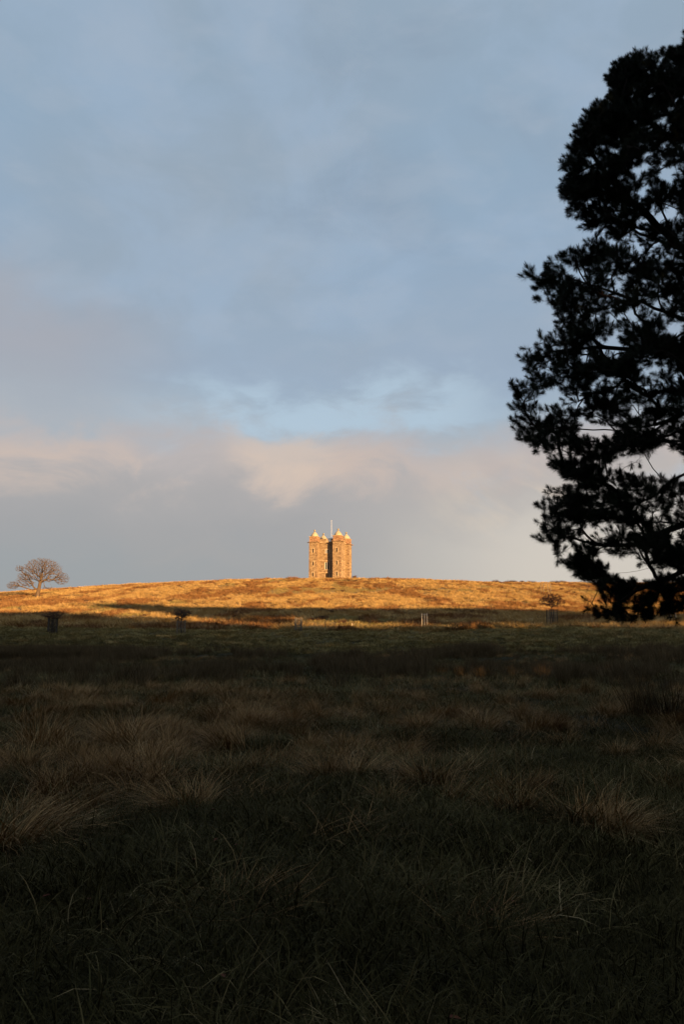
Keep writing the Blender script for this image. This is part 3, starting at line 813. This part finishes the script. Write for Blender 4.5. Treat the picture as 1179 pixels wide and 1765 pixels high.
tussock(('tan', 0), 835, 1262, 1.05, 'upright pale bladed tussock standing apart on the right of the belt', .9, 1.1)
tussock(('tan', 1), 965, 1262, .75, 'small brown tussock in the green grass right of the pale bladed one', .5, .9)
tussock(('tan', 2), 1060, 1440, .75, 'loose tan tussock alone in the lower right meadow', .2, .8)
tussock(('tan', 4), 1172, 1275, .85, 'straw coloured tussock at the right edge of the picture', pi, .9)
tussock(('rush', 1), 1105, 1235, 1.35, 'dark clump of tall rushes under the right hand pine boughs', .2, 1.0)
tussock(('rush', 2), 1150, 1240, 1.5, 'largest dark rush clump, by the right edge below the pine', 1.2, 1.0)

# ------------------------------------------------------------------ pine tree
OUT = [(76, 1150), (90, 1100), (108, 1056), (160, 1046), (178, 1026), (200, 995), (235, 993), (262, 972), (290, 968), (345, 967), (385, 985), (400, 1008),
       (426, 1012), (437, 950), (455, 912), (495, 904), (520, 926), (545, 944), (566, 968), (574, 938), (600, 900), (640, 894), (660, 884), (724, 874), (749, 878),
       (768, 905), (790, 914), (799, 950), (821, 968), (831, 984), (842, 935), (850, 912), (868, 910), (893, 930), (910, 908), (930, 908), (946, 953),
       (970, 958), (990, 985), (1008, 1010), (1036, 1034), (1046, 1020), (1064, 1022), (1071, 1075)]
OR_ = np.array([o[0] for o in OUT], float); OL = np.array([o[1] for o in OUT], float)
def pine_left(row): return np.interp(row, OR_, OL) + 6 * np.sin(row * .13) + 4 * np.sin(row * .31 + 1) + 3 * np.clip((np.asarray(row) - 560) / 60, 0, 1)
HOLES = [(1125, 803, 72, 22), (1175, 800, 55, 28), (1098, 711, 17, 12), (1126, 889, 18, 6), (1165, 572, 28, 12), (1075, 985, 38, 11), (1120, 992, 26, 9), (1160, 985, 20, 8), (1035, 965, 24, 8),
         (1105, 292, 22, 9), (1150, 300, 16, 12), (1120, 380, 18, 9), (1060, 420, 20, 7), (1140, 210, 14, 7), (1165, 930, 14, 7), (1010, 620, 14, 7), (1075, 600, 16, 7), (1000, 700, 16, 6),
         (1150, 1064, 60, 14), (1085, 545, 20, 7), (1110, 330, 12, 14), (1150, 375, 16, 8), (1000, 470, 14, 6), (1060, 655, 14, 7), (960, 690, 12, 6), (1120, 640, 16, 7), (940, 640, 10, 6), (1000, 790, 12, 7), (1050, 745, 20, 8), (1060, 905, 14, 6), (985, 950, 14, 6), (1140, 490, 14, 6), (1060, 260, 14, 8), (1010, 300, 10, 7)]
TPX = 1345; TY = 14.5
def hole(px, row, g_=1.0):
    return any(((px - a) / (b * g_)) ** 2 + ((row - r_) / (h * g_)) ** 2 < 1 for a, r_, b, h in HOLES)
def build_pine():
    S = Skel(120000)
    base = at(TPX, 1100, TY); bx_, by_ = base[0], TY
    z0 = gz(bx_, by_)
    root = empty('pine_tree', (bx_, by_, z0)); tag(root, 'tall dark pine silhouetted against the sky along the right edge', 'tree')
    org = np.array((bx_, by_, z0))
    top = at(1215, 92, TY - .3)
    cur = S.node((bx_, by_, z0 - .3), -1); trunk = [cur]; zt = top[2]
    n = 60
    for k in range(1, n + 1):
        t = k / n; x_ = bx_ + (top[0] - bx_) * t ** 2.2 + .12 * sin(t * 9); y_ = by_ + (top[1] - by_) * t + .1 * sin(t * 7 + 1)
        cur = S.node((x_, y_, z0 + (zt - z0) * t), cur); trunk.append(cur)
    for i, k in enumerate(trunk): S.fix[k] = .30 * (1 - i / n) ** .75 + .02
    tp = S.P[trunk]
    def trunk_node(z): return trunk[int(np.argmin(np.abs(tp[:, 2] - z)))]
    limb = [0]
    def add_limb(pts):
        limb[0] += 1; P_ = [at(*q) for q in pts]
        st = trunk_node(P_[0][2]); S.path(P_[1:], st, .22, limb[0], .012)
    LB = [
        [(TPX, 590, TY), (1179, 434, 14.0), (1095, 352, 13.6), (1045, 300, 13.4), (1010, 250, 13.3)],
        [(TPX, 640, TY), (1179, 552, 13.6), (1060, 505, 13.2), (960, 470, 13.0)],
        [(TPX, 700, TY), (1179, 618, 14.6), (1050, 600, 14.8), (945, 606, 14.9)],
        [(TPX, 700, TY), (1179, 714, 13.5), (1110, 737, 13.2), (1000, 740, 13.0), (905, 735, 12.9)],
        [(TPX, 770, TY), (1179, 818, 13.2), (1118, 860, 12.8), (1020, 880, 12.7), (940, 872, 12.6)],
        [(TPX, 870, TY), (1179, 905, 14.4), (1080, 940, 14.5), (970, 925, 14.4)],
        [(TPX, 960, TY), (1220, 975, 13.6), (1120, 1008, 13.3), (1060, 1045, 13.2)],
        [(TPX, 350, TY), (1250, 240, 14.0), (1180, 160, 13.8), (1120, 110, 13.8)],
        [(TPX, 480, TY), (1230, 330, 14.8), (1130, 215, 14.9), (1070, 165, 14.9)],
        [(TPX, 680, TY), (1200, 655, 15.6), (1080, 668, 15.8), (960, 655, 15.8)],
        [(TPX, 540, TY), (1200, 445, 15.4), (1090, 395, 15.6), (1010, 340, 15.6)],
        [(TPX, 900, TY), (1200, 945, 16.0), (1100, 985, 16.4), (1010, 985, 16.4)],
        [(TPX, 820, TY), (1200, 850, 15.9), (1090, 845, 16.2), (1000, 850, 16.2)],
    ]
    for l in LB: add_limb(l)
    # limbs on the far, near and right hand sides
    for k in range(20):
        rw = random.uniform(180, 1000); a = random.uniform(-2.0, 2.0)
        p0 = at(TPX, rw, TY); R_ = (4.6 * min(1, .35 + (rw - 100) / 600)) * random.uniform(.7, .95); rise = random.uniform(.0, .5) * R_ * (1 if rw < 600 else .3)
        limb[0] += 1; st = trunk_node(p0[2]); q0 = S.P[st]
        S.path([q0 + np.array((cos(a) * R_ * f, sin(a) * R_ * f, rise * f ** .7)) for f in (.35, .7, 1.0)], st, .25, limb[0], .015)
    # where foliage pads hang; inside the crown's silhouette on the left, free on the right
    pads = []
    cand = 0
    while len(pads) < 1040 and cand < 20000:
        cand += 1
        row = random.uniform(84, 1062) if len(pads) < 890 else (random.uniform(84, 260) if len(pads) < 950 else random.uniform(570, 1035)); lp = float(pine_left(row)) + 4
        px = lp + (1400 - lp) * random.random() ** 1.15
        if px < 1179:
            if row > 1030 and (random.random() < .6 or not (1020 < px < 1110 or row < 1046)): continue
            if float(pine_left(row - 12)) + 5 > px or float(pine_left(row + 12)) + 5 > px: continue
            if hole(px, row, 1.12): continue
        Rm = max(.8, (TPX - lp) * .0122); dx_ = (TPX - px) * .0122
        hd = sqrt(max(0.25, Rm * Rm - dx_ * dx_)) * .62
        Yp = 14.0 + random.uniform(-1, 1) * min(hd, 3.0)
        pads.append((px, row, Yp))
    ppos = [at(*q) for q in pads]
    for k in range(300):                                   # right hand half of the crown
        rw = random.uniform(100, 1030); p0 = at(TPX, rw, TY); a = random.uniform(-1.5, 1.5)
        R_ = (4.9 * min(1, .3 + (rw - 90) / 550)) * sqrt(random.uniform(.05, 1)); q = p0 + np.array((cos(a) * R_, sin(a) * R_, random.uniform(-.2, .5)))
        ppos.append(q)
    hang = [(random.uniform(1012, 1120), random.uniform(1046, 1070), random.uniform(12.6, 13.8)) for _ in range(18)] + [(random.uniform(1110, 1175), random.uniform(1036, 1056), random.uniform(12.6, 13.8)) for _ in range(18)] + [(1069, 806, 13.4), (1089, 800, 13.4), (1103, 799, 13.5), (1118, 781, 13.4)]
    order = sorted(range(len(ppos)), key=lambda i: np.linalg.norm((ppos[i] - org)[:2]) + random.uniform(-.8, .8))
    S.ok[:] = True
    S.ok[trunk[:12]] = False
    S.ok[0:61] = False
    tufts = []
    padend = []
    for i in order:
        e_ = S.reach(ppos[i], .16, .16, .10, .012); padend.append((i, e_))
    print('pine pads', len(pads), S.n)
    # tufts inside each pad
    tg = []
    for i, e_ in padend:
        c0 = S.P[e_]; nt_ = random.randint(13, 19)
        vis = i < len(pads)
        for k in range(nt_):
            d = rng.normal(0, 1, 3); d /= np.linalg.norm(d); q = random.random() ** .45
            o_ = d * q * np.array((.38, .38, .19)); o_[2] += .03
            p = c0 + o_
            if vis:
                # keep the crown's edge where it is in reality
                yv = p[1] * cos(PITCH) + (p[2] - EYE) * sin(PITCH); pxx = 589.5 + F * p[0] / yv
                rww = 882.5 - F * ((p[2] - EYE) * cos(PITCH) - p[1] * sin(PITCH)) / yv
                if pxx < 1179:
                    if pxx < float(pine_left(rww)) + 2 or rww > 1068 or rww < 84: continue
                    if hole(pxx, rww, .92): continue
            tg.append((q, e_, p))
    tg.sort(key=lambda a: a[0])
    # connect within its own pad: search only a local window of nodes
    loc = {}
    for q, e_, p in tg:
        pool = loc.setdefault(e_, [e_, S.par[e_], S.par[S.par[e_]], S.par[S.par[S.par[e_]]]])
        pool = [j for j in pool if j >= 61] or [e_]
        P_ = S.P[pool]; d = p - P_; ds = np.linalg.norm(d, axis=1); j = pool[int(np.argmin(ds + .25 * (S.pl[pool] - S.pl[e_])))]
        L0 = np.linalg.norm(p - S.P[j]); ctrl = (S.P[j] + p) / 2 + np.array((0, 0, -.18 * L0))
        mid = .25 * S.P[j] + .5 * ctrl + .25 * p
        a_ = S.node(mid, j); b_ = S.node(p, a_); loc[e_] += [a_, b_]
        tufts.append(b_)
    for hp in hang:
        p = at(*hp); e_ = S.reach(p, .1, .1, -.5, .01)
        for _ in range(3 if hp[0] < 1060 or hp[1] > 900 else 0):
            b_ = S.node(S.P[S.par[e_]] + rng.normal(0, .07, 3), S.par[e_]); tufts.append(b_)
        tufts.append(e_)
    S.radii(.0042, 2.35)
    S.r[:] = np.minimum(S.r, .11)
    for i, k in enumerate(trunk): S.r[k] = S.fix[k]
    idx = np.arange(S.n)
    # trunk
    Tn = np.array(trunk)
    me = skel_mesh(S, Tn[1:], 'trunk', M['bark_pine'], org); link('trunk', me, root)
    # needle brushes
    def tuft_mesh(nn, ln):
        n_ = nn; s_ = rng.uniform(0, 1, n_) ** .8; az = rng.uniform(0, 2 * pi, n_); th = 1.75 - s_ * 1.3 + rng.normal(0, .15, n_)
        b0 = np.stack([np.zeros(n_), np.zeros(n_), -.06 + s_ * .10], 1)
        d = np.stack([np.sin(th) * np.cos(az), np.sin(th) * np.sin(az), np.cos(th)], 1); l_ = ln * rng.uniform(.75, 1.15, n_)
        sd_ = np.stack([-np.sin(az), np.cos(az), np.zeros(n_)], 1) * .0023
        tip = b0 + d * l_[:, None]; mid = b0 + d * l_[:, None] * .55
        V_ = np.stack([b0 - sd_ * .8, b0 + sd_ * .8, mid + sd_, mid - sd_, tip], 1).reshape(-1, 3)
        o5 = (np.arange(n_) * 5)[:, None]
        return mesh_np('needle_brush', V_, [np.array([[0, 1, 2, 3]]) + o5, np.array([[3, 2, 4]]) + o5], M['needle'], {'tint': np.repeat(rng.uniform(0, .9, n_), 5)})
    src_t = source('needle_brush', [tuft_mesh(125, .112) for _ in range(5)])
    tu = np.array(tufts); dirs = S.D[tu] * .8 + np.array((0, 0, .55)) + rng.normal(0, .2, (len(tu), 3))
    out = S.P[tu] - org; out[:, 2] = 0; out /= np.linalg.norm(out, axis=1, keepdims=True) + 1e-6; dirs += out * .35
    dirs /= np.linalg.norm(dirs, axis=1, keepdims=True)
    for h in range(-4, 0): dirs[h] = (0, 0, -1)
    rot = np.zeros((len(tu), 3))
    rot[:, 1] = np.arccos(np.clip(dirs[:, 2], -1, 1)); rot[:, 2] = np.arctan2(dirs[:, 1], dirs[:, 0])
    for lb in range(1, limb[0] + 1):
        nodes = idx[(S.limb[:S.n] == lb)]
        if len(nodes) == 0: continue
        me = skel_mesh(S, nodes, 'branch', M['bark_pine'], org); b_ = link('branch', me, root)
        q = S.limb[tu] == lb
        if q.any(): scatter('needles', S.P[tu[q]] - org, rot[q], rng.uniform(.8, 1.15, q.sum()), src_t, b_)
    print('pine', S.n, 'tufts', len(tu))
build_pine()

# ------------------------------------------------------------------ bare oak on the left of the ridge
def build_oak():
    p0 = on_ground(64, 1031); Yb = p0[1]
    root = empty('bare_oak_tree', tuple(p0)); tag(root, 'bare spreading oak lit gold on the left end of the ridge', 'tree')
    sc = Yb / F / 9.07 / cos(radians(4))
    def W(cx, cy, dy=0.0): return np.array((p0[0] + (cx - 590) * sc, Yb + dy, p0[2] + (742 - cy) * sc))
    S = Skel(60000); a = S.node(W(580, 760), -1); tr = [a]
    for c_ in [(585, 700), (592, 650), (600, 600), (606, 550), (612, 510), (618, 470), (625, 430), (632, 390), (640, 350)]:
        a = S.node(W(*c_), a); tr.append(a)
    fix = [.85, .62, .54, .50, .47, .46, .40, .34, .26, .20]
    for i, k in enumerate(tr): S.fix[k] = fix[i]
    limb = 0
    def lim(st, pts, dys):
        nonlocal limb
        limb += 1; S.path([W(x_, y_, d_) for (x_, y_), d_ in zip(pts, dys)], tr[st], .7, limb, .06)
    lim(3, [(500, 612), (420, 592), (330, 560), (230, 545)], (0, -.5, -1, -1))
    lim(5, [(570, 470), (500, 450), (400, 440), (330, 430), (280, 390)], (0, 1, 2, 2, 2))
    lim(5, [(700, 480), (780, 500), (850, 560), (885, 625)], (-1, -2, -3, -3))
    lim(6, [(720, 470), (820, 450), (930, 430), (1000, 440)], (1, 2, 2, 2))
    lim(7, [(560, 380), (500, 330), (420, 290), (300, 270)], (0, -1, -2, -2))
    lim(8, [(600, 330), (580, 260), (540, 180)], (1, 2, 3))
    lim(9, [(660, 280), (700, 220), (760, 170)], (-1, -2, -3))
    lim(9, [(650, 260), (640, 190), (650, 140)], (1, 1, 1))
    lim(8, [(740, 340), (830, 290), (880, 270)], (1, 2, 3))
    for k in range(8):
        an = pi / 2 * (1 if k % 2 else -1) + random.uniform(-.6, .6); R_ = random.uniform(5, 8); zz = random.uniform(1.5, 5)
        limb += 1; q0 = S.P[tr[5 + k % 5]]
        S.path([q0 + np.array((cos(an) * R_ * f, sin(an) * R_ * f, zz * f ** .8)) for f in (.35, .7, 1)], tr[5 + k % 5], .7, limb, .08)
    blobs = [((630, 330), (315, 225), 2300), ((270, 275), (65, 55), 190), ((190, 545), (100, 66), 380), ((950, 440), (120, 105), 560), ((640, 250), (250, 135), 620), ((360, 400), (120, 66), 300), ((740, 590), (90, 22), 90), ((330, 500), (130, 75), 330), ((450, 520), (110, 50), 130)]
    T = []
    for (cx, cy), (rx, ry), n_ in blobs:
        for _ in range(n_):
            d = rng.normal(0, 1, 3); d /= np.linalg.norm(d); q = random.random() ** .28
            X_, Z_ = d[0] * q * rx, d[2] * q * ry
            if (cx, cy) in ((630, 330), (640, 250)) and cy - Z_ > 470 + random.uniform(-30, 30): continue
            dep = d[1] * q * min(rx * 1.0, 330) * sc
            T.append(W(cx + X_, cy - Z_, dep))
    T = sorted(T, key=lambda p: np.linalg.norm(p - W(620, 430)) + random.uniform(-3, 3))
    S.ok[tr] = False
    for p in T: S.reach(p, .55, .30, .1, .05)
    S.radii(.0165, 2.5); S.r[:] = np.minimum(S.r, .26)
    for i, k in enumerate(tr): S.r[k] = fix[i]
    org = np.array(p0); idx = np.arange(S.n)
    link('trunk', skel_mesh(S, np.array(tr[1:]), 'trunk', M['bark_lit'], org), root)
    for lb in range(1, limb + 1):
        nodes = idx[S.limb[:S.n] == lb]
        if len(nodes): link('branch', skel_mesh(S, nodes, 'branch', M['bark_lit'], org), root)
    print('oak', S.n)
build_oak()

# ------------------------------------------------------------------ saplings, their guards, posts
def guard(px, row, h, w, mat, label, rz=.3, mesh_=True, rails=True, grp='timber tree guards on the slope', r=.05, missing=()):
    p = on_ground(px, row); root = empty('tree_guard', tuple(p), rz); tag(root, label, 'tree guard', grp)
    hw = w / 2; c4 = [(-hw, -hw), (hw, -hw), (hw, hw), (-hw, hw)]
    for i, (x_, y_) in enumerate(c4):
        if i in missing: continue
        zz = gz(p[0] + x_, p[1] + y_) - p[2]
        MB().box(x_ - r, x_ + r, y_ - r, y_ + r, zz - .3, h + random.uniform(-.04, .04)).build('post', mat, root)
    if rails:
        for i in range(4):
            if i in missing or (i + 1) % 4 in missing: continue
            a = c4[i]; b_ = c4[(i + 1) % 4]
            for z in (h - .12, h * .45):
                if z < h * .5 and not mesh_: continue
                m_ = MB(); m_.bar((a[0], a[1], z), (b_[0], b_[1], z), r * .75, 4); m_.build('rail', mat, root)
    if mesh_:
        m_ = MB()
        for i in range(4):
            a = np.array(c4[i]); b_ = np.array(c4[(i + 1) % 4]) 
            for k in range(1, 8):
                q = a + (b_ - a) * k / 8; m_.box(q[0] - .006, q[0] + .006, q[1] - .006, q[1] + .006, .05, h - .15)
            for k in range(8):
                z = .1 + (h - .3) * k / 7; m_.bar((a[0], a[1], z), (b_[0], b_[1], z), .006, 3)
        o = m_.build('wire_netting', M['wire'], root); o['kind'] = 'stuff'
    return p
def sapling(p, h, cr, ch_, n, label, leaf=0, tip=.006, flat=1.0, seed=1, leafmat=None, name='young_tree', low=.35, trk=.05):
    root = empty(name, tuple(p)); tag(root, label, 'young tree', 'young trees planted on the slope')
    S = Skel(30000); a = S.node(p + np.array((0, 0, -.2)), -1); tr = [a]
    k_ = 10
    for i in range(1, k_ + 1):
        a = S.node(p + np.array((.05 * sin(i), .05 * cos(i * 1.3), (h - ch_ * .5) * i / k_)), a); tr.append(a)
    c0 = p + np.array((0, 0, h - ch_ / 2)); T = []
    for _ in range(n):
        d = rng.normal(0, 1, 3); d /= np.linalg.norm(d); q = random.random() ** .35
        lump = 1 + .28 * sin(3 * atan2(d[2], d[0]) + seed) * random.random() ** .6
        T.append(c0 + d * q * lump * np.array((cr, cr, ch_ / 2)))
    S.ok[tr[:5]] = False
    T.sort(key=lambda q: np.linalg.norm(q - c0) + random.uniform(-.3, .3))
    tips = [S.reach(q, .2, .25, .2, .02) for q in T]
    S.radii(tip, 2.4); S.r[:] = np.minimum(S.r, trk)
    for i, k in enumerate(tr): S.r[k] = trk * (1.3 - i / k_ * .7)
    idx = np.arange(S.n); tm = np.isin(idx, tr); org = np.array(p)
    link('trunk', skel_mesh(S, idx[tm][1:], 'trunk', M['twig_dark'], org), root)
    link('crown', skel_mesh(S, idx[~tm], 'crown', M['twig_dark'], org), root)
    if leaf:
        ti = rng.choice(np.array(tips), leaf); Lc = S.P[ti] - org + rng.normal(0, .05, (leaf, 3))
        u = rng.normal(0, 1, (leaf, 3)); u /= np.linalg.norm(u, axis=1, keepdims=True); v = np.cross(u, rng.normal(0, 1, (leaf, 3))); v /= np.linalg.norm(v, axis=1, keepdims=True)
        s_ = rng.uniform(.035, .065, (leaf, 1))
        V_ = np.stack([Lc - u * s_, Lc + v * s_ * .6, Lc + u * s_, Lc - v * s_ * .6], 1).reshape(-1, 3)
        o = link('leaves', mesh_np('leaves', V_, np.arange(leaf * 4).reshape(-1, 4), leafmat or M['bracken_leaf'], {'tint': np.repeat(rng.uniform(0, 1, leaf), 4)}), root); o['kind'] = 'stuff'
G1 = 'timber tree guards on the slope'
p = guard(311, 1094, 1.5, .85, M['post_grey'], 'dark boxed tree guard round the leafless sapling left of the tower', .25)
sapling(p, 2.95, .95, 1.5, 600, 'leafless round headed sapling rising from a boxed guard, left of the tower', 260, .012)
p = guard(953, 1078, 2.1, 1.0, M['post_dark'], 'tall dark post guard round the reddish sapling near the pine', .2, r=.035)
sapling(p, 4.2, 1.75, 1.9, 620, 'reddish brown sapling in a tall guard just left of the pine', 1500, .010, seed=3)
p = guard(89, 1092, 1.7, .85, M['post_dark'], 'dark guard packed with growth on the shaded slope below the oak', .5)
sapling(p, 2.35, 1.15, .75, 420, 'dark flat topped bushy sapling filling its guard below the oak', 800, .008, seed=5, trk=.12)
# ivy and brambles packed inside that guard
n_ = 420; Lc = np.stack([rng.uniform(-.4, .4, n_), rng.uniform(-.4, .4, n_), rng.uniform(0, 1.5, n_)], 1)
u = rng.normal(0, 1, (n_, 3)); u /= np.linalg.norm(u, axis=1, keepdims=True); v = np.cross(u, rng.normal(0, 1, (n_, 3))); v /= np.linalg.norm(v, axis=1, keepdims=True)
V_ = np.stack([Lc - u * .07, Lc + v * .05, Lc + u * .07, Lc - v * .05], 1).reshape(-1, 3)
iv = link('ivy', mesh_np('ivy', V_, np.arange(n_ * 4).reshape(-1, 4), M['rush'], {'tint': np.repeat(rng.uniform(0, .8, n_), 4)}), None, tuple(p))
tag(iv, 'dark ivy and bramble packed inside the guard below the oak', 'ivy')
guard(730, 1082, 1.75, .72, M['post_pale'], 'pale empty timber guard frame standing right of the tower', .35, mesh_=False, r=.04, missing=(3,))
guard(514, 1088, 1.6, .7, M['post_grey'], 'thin grey guard posts in the shade below the left side of the tower', .3, mesh_=True, r=.035)
guard(1156, 1068, 1.5, 1.3, M['post_pale'], 'pale guard posts seen under the pine boughs at the far right', .2, mesh_=False, rails=False, r=.045)
guard(942, 1023, 3.0, 2.2, M['post_grey'], 'distant guard posts high on the slope above the reddish sapling', .1, mesh_=False, r=.07)
for px, row, h, mt, lb in ((561, 1086, 1.1, M['post_dark'], 'short dark stake standing alone below the tower'),
                           (607, 1083, .6, M['post_pale'], 'small pale stake in the dry grass right of the dark stake')):
    p = on_ground(px, row); o = MB().rings([(.05, -.2), (.05, h - .05), (.025, h)], 0, 0, [(-1, -1), (1, -1), (1, 1), (-1, 1)]).build('stake', mt)
    o.location = tuple(p); tag(o, lb, 'stake')

# low heather cushions that break the skyline, one object each
def skyline_bush(px, wpx, h, label, Yd=308, mat='heath', name='heather_clump'):
    yy = np.arange(250, 345, 1.0); xx_ = at(px, 1000, 1.0)[0] * yy
    Yd = float(yy[int(np.argmax((ground(xx_, yy) - EYE) / yy))]); X_ = at(px, 1000, Yd)[0]; h = h * 1.25
    w_ = wpx / F * Yd / 2; n_ = int(260 * max(1, w_ / 2)); 
    x_ = rng.uniform(-1, 1, n_); y_ = rng.uniform(-.8, .8, n_); q = np.sqrt(np.clip(1 - x_ ** 4, 0, 1))
    b0 = np.stack([x_ * w_, y_, ground(X_ + x_ * w_, Yd + y_) - gz(X_, Yd) - .05], 1)
    me = blades(b0, rng.uniform(0, 2 * pi, n_), rng.uniform(.1, .9, n_), rng.uniform(.1, .8, n_), h * q * rng.uniform(.7, 1.15, n_) + .1, rng.uniform(.06, .12, n_), rng.uniform(0, .8, n_), name, M[mat], 2)
    o = link(name, me, None, (X_, Yd, gz(X_, Yd))); tag(o, label, 'heather', 'heather cushions along the skyline')
skyline_bush(855, 14, 1.2, 'leftmost short dark heather cushion on the skyline right of the tower')
skyline_bush(880, 25, 1.2, 'long dark heather cushion second along the skyline right of the tower')
skyline_bush(901, 8, 1.0, 'smallest heather cushion between two longer ones on the skyline')
skyline_bush(917, 20, 1.1, 'heather cushion on the skyline just before the dip by the guard posts')
skyline_bush(963, 32, 1.1, 'longest heather cushion on the skyline above the reddish sapling')
skyline_bush(460, 14, 1.0, 'small bracken cushion on the skyline well left of the tower', mat='bracken')
skyline_bush(505, 24, 1.1, 'bracken cushion on the skyline close to the left of the tower', mat='bracken')
skyline_bush(611, 3, 1.5, 'tiny dark bush on the skyline at the foot of the tower', 309)

# ------------------------------------------------------------------ the wood behind the viewpoint; its tops shade the meadow
def wood():
    C_, T_ = [], []
    def crown(x_, y_, zlo, zhi, r_, dens=2.1):
        n_ = int(dens * r_ * r_ * 3.14 * (zhi - zlo)); t = rng.uniform(0, 1, n_); a = rng.uniform(0, 2 * pi, n_)
        rr = r_ * np.sqrt(rng.uniform(0, 1, n_)) * (1 - np.abs(2 * t - 1) ** 5) ** .5
        C_.append(np.stack([x_ + rr * np.cos(a), y_ + rr * np.sin(a), zlo + t * (zhi - zlo)], 1))
    YW = -24.0
    def src_of(px, row):
        """where the sun's ray that grazes this spot of the slope crosses the line of the wood"""
        p = on_ground(px, row); dy = p[1] - YW
        return p[0] + dy * tan(SUN_AZ), p[2] + dy / cos(SUN_AZ) * tan(SUN_EL)
    def prof(pts):
        q = sorted(src_of(*p) for p in pts); xs_ = [a for a, _ in q]; zs_ = [b_ for _, b_ in q]
        return lambda x: float(np.interp(x, xs_, zs_))
    low = prof([(-150, 1058), (0, 1058), (80, 1057), (150, 1060), (210, 1068), (300, 1077), (420, 1082), (520, 1082.5), (640, 1082), (900, 1082.5), (1179, 1078), (1350, 1078)])
    htop = prof([(180, 1042), (240, 1042), (300, 1047), (420, 1049), (560, 1050), (800, 1051), (950, 1054), (1060, 1060), (1179, 1066), (1350, 1066)])
    hbot = prof([(180, 1043), (240, 1048), (300, 1058), (400, 1062), (500, 1071), (560, 1079), (800, 1080), (950, 1080), (1179, 1076), (1350, 1076)])
    xh0 = src_of(190, 1045)[0]; print('wood src', xh0, [round(low(x), 1) for x in range(20, 200, 20)], [round(htop(x), 1) for x in range(60, 200, 20)], [round(hbot(x), 1) for x in range(60, 200, 20)])
    xx = -90
    while xx < 260:                                       # lower, dense wood down to the ground
        for yy, o_ in ((-18, -.2), (-24, 0.0), (-30, .4)):
            y_ = yy + random.uniform(-1.2, 1.2); x_ = xx + random.uniform(-1, 1)
            zt = max(13.5, low(x_)) + (YW - y_) * tan(SUN_EL) / cos(SUN_AZ) + random.uniform(-.6, .25)
            crown(x_, y_, -1.0, zt, 2.8, 1.7); T_.append((x_, y_, 9, .25))
        xx += 3.6
    for k in range(44): crown(-22 + k * 2.1, -12 + random.uniform(-1.5, 1.5), -2.0, random.uniform(5, 8), 2.3, 2.4)   # unseen shrubs added to stop low sun leaking onto the meadow
    for k in range(9): crown(random.uniform(-8, 8), random.uniform(-6, -2.5), random.uniform(6.5, 7.5), random.uniform(11, 14), 3.2, .8)   # unseen boughs added over the viewpoint to darken the near ground
    xx = xh0
    while xx < 260:                                       # tall high crowned trees
        for yy in (-27, -33):
            x_ = xx + random.uniform(-.8, .8); y_ = yy + random.uniform(-1, 1); dz = (YW - y_) * tan(SUN_EL) / cos(SUN_AZ)
            zb_, zt_ = hbot(x_) + dz, htop(x_) + dz
            if zt_ - zb_ < .8: zb_ = zt_ - .8
            r_ = min(4.2, 1.2 + (zt_ - zb_) * .5)
            crown(x_, y_, zb_ + random.uniform(-.3, .3), zt_ + random.uniform(-.5, .2), 2.2)
            crown(x_ + 1.7, y_ + 1, zb_ + .1, zt_ - .2, 2.0)
            T_.append((x_, y_, (zt_ + zb_) / 2, .16))
        xx += 3.4
    Cn = np.concatenate(C_); n_ = len(Cn)
    u = rng.normal(0, 1, (n_, 3)); u /= np.linalg.norm(u, axis=1, keepdims=True); v = np.cross(u, rng.normal(0, 1, (n_, 3))); v /= np.linalg.norm(v, axis=1, keepdims=True)
    s_ = rng.uniform(.32, .60, (n_, 1))
    V_ = np.stack([Cn - u * s_, Cn + v * s_ * .7, Cn + u * s_, Cn - v * s_ * .7], 1).reshape(-1, 3); Fq_ = np.arange(n_ * 4).reshape(-1, 4)
    o = link('woodland', mesh_np('woodland', V_, Fq_, M['wood_leaf'])); tag(o, 'dense evergreen wood standing behind the viewpoint', None, None, 'stuff')
    mb = MB()
    for x_, y_, h_, r_ in T_: z_ = gz(x_, y_); mb.bar((x_, y_, z_ - .3), (x_, y_, h_), r_, 7, r_ * .5)
    o2 = mb.build('woodland_trunks', M['bark_pine'], o); o2['kind'] = 'stuff'
    print('wood', n_)
wood()
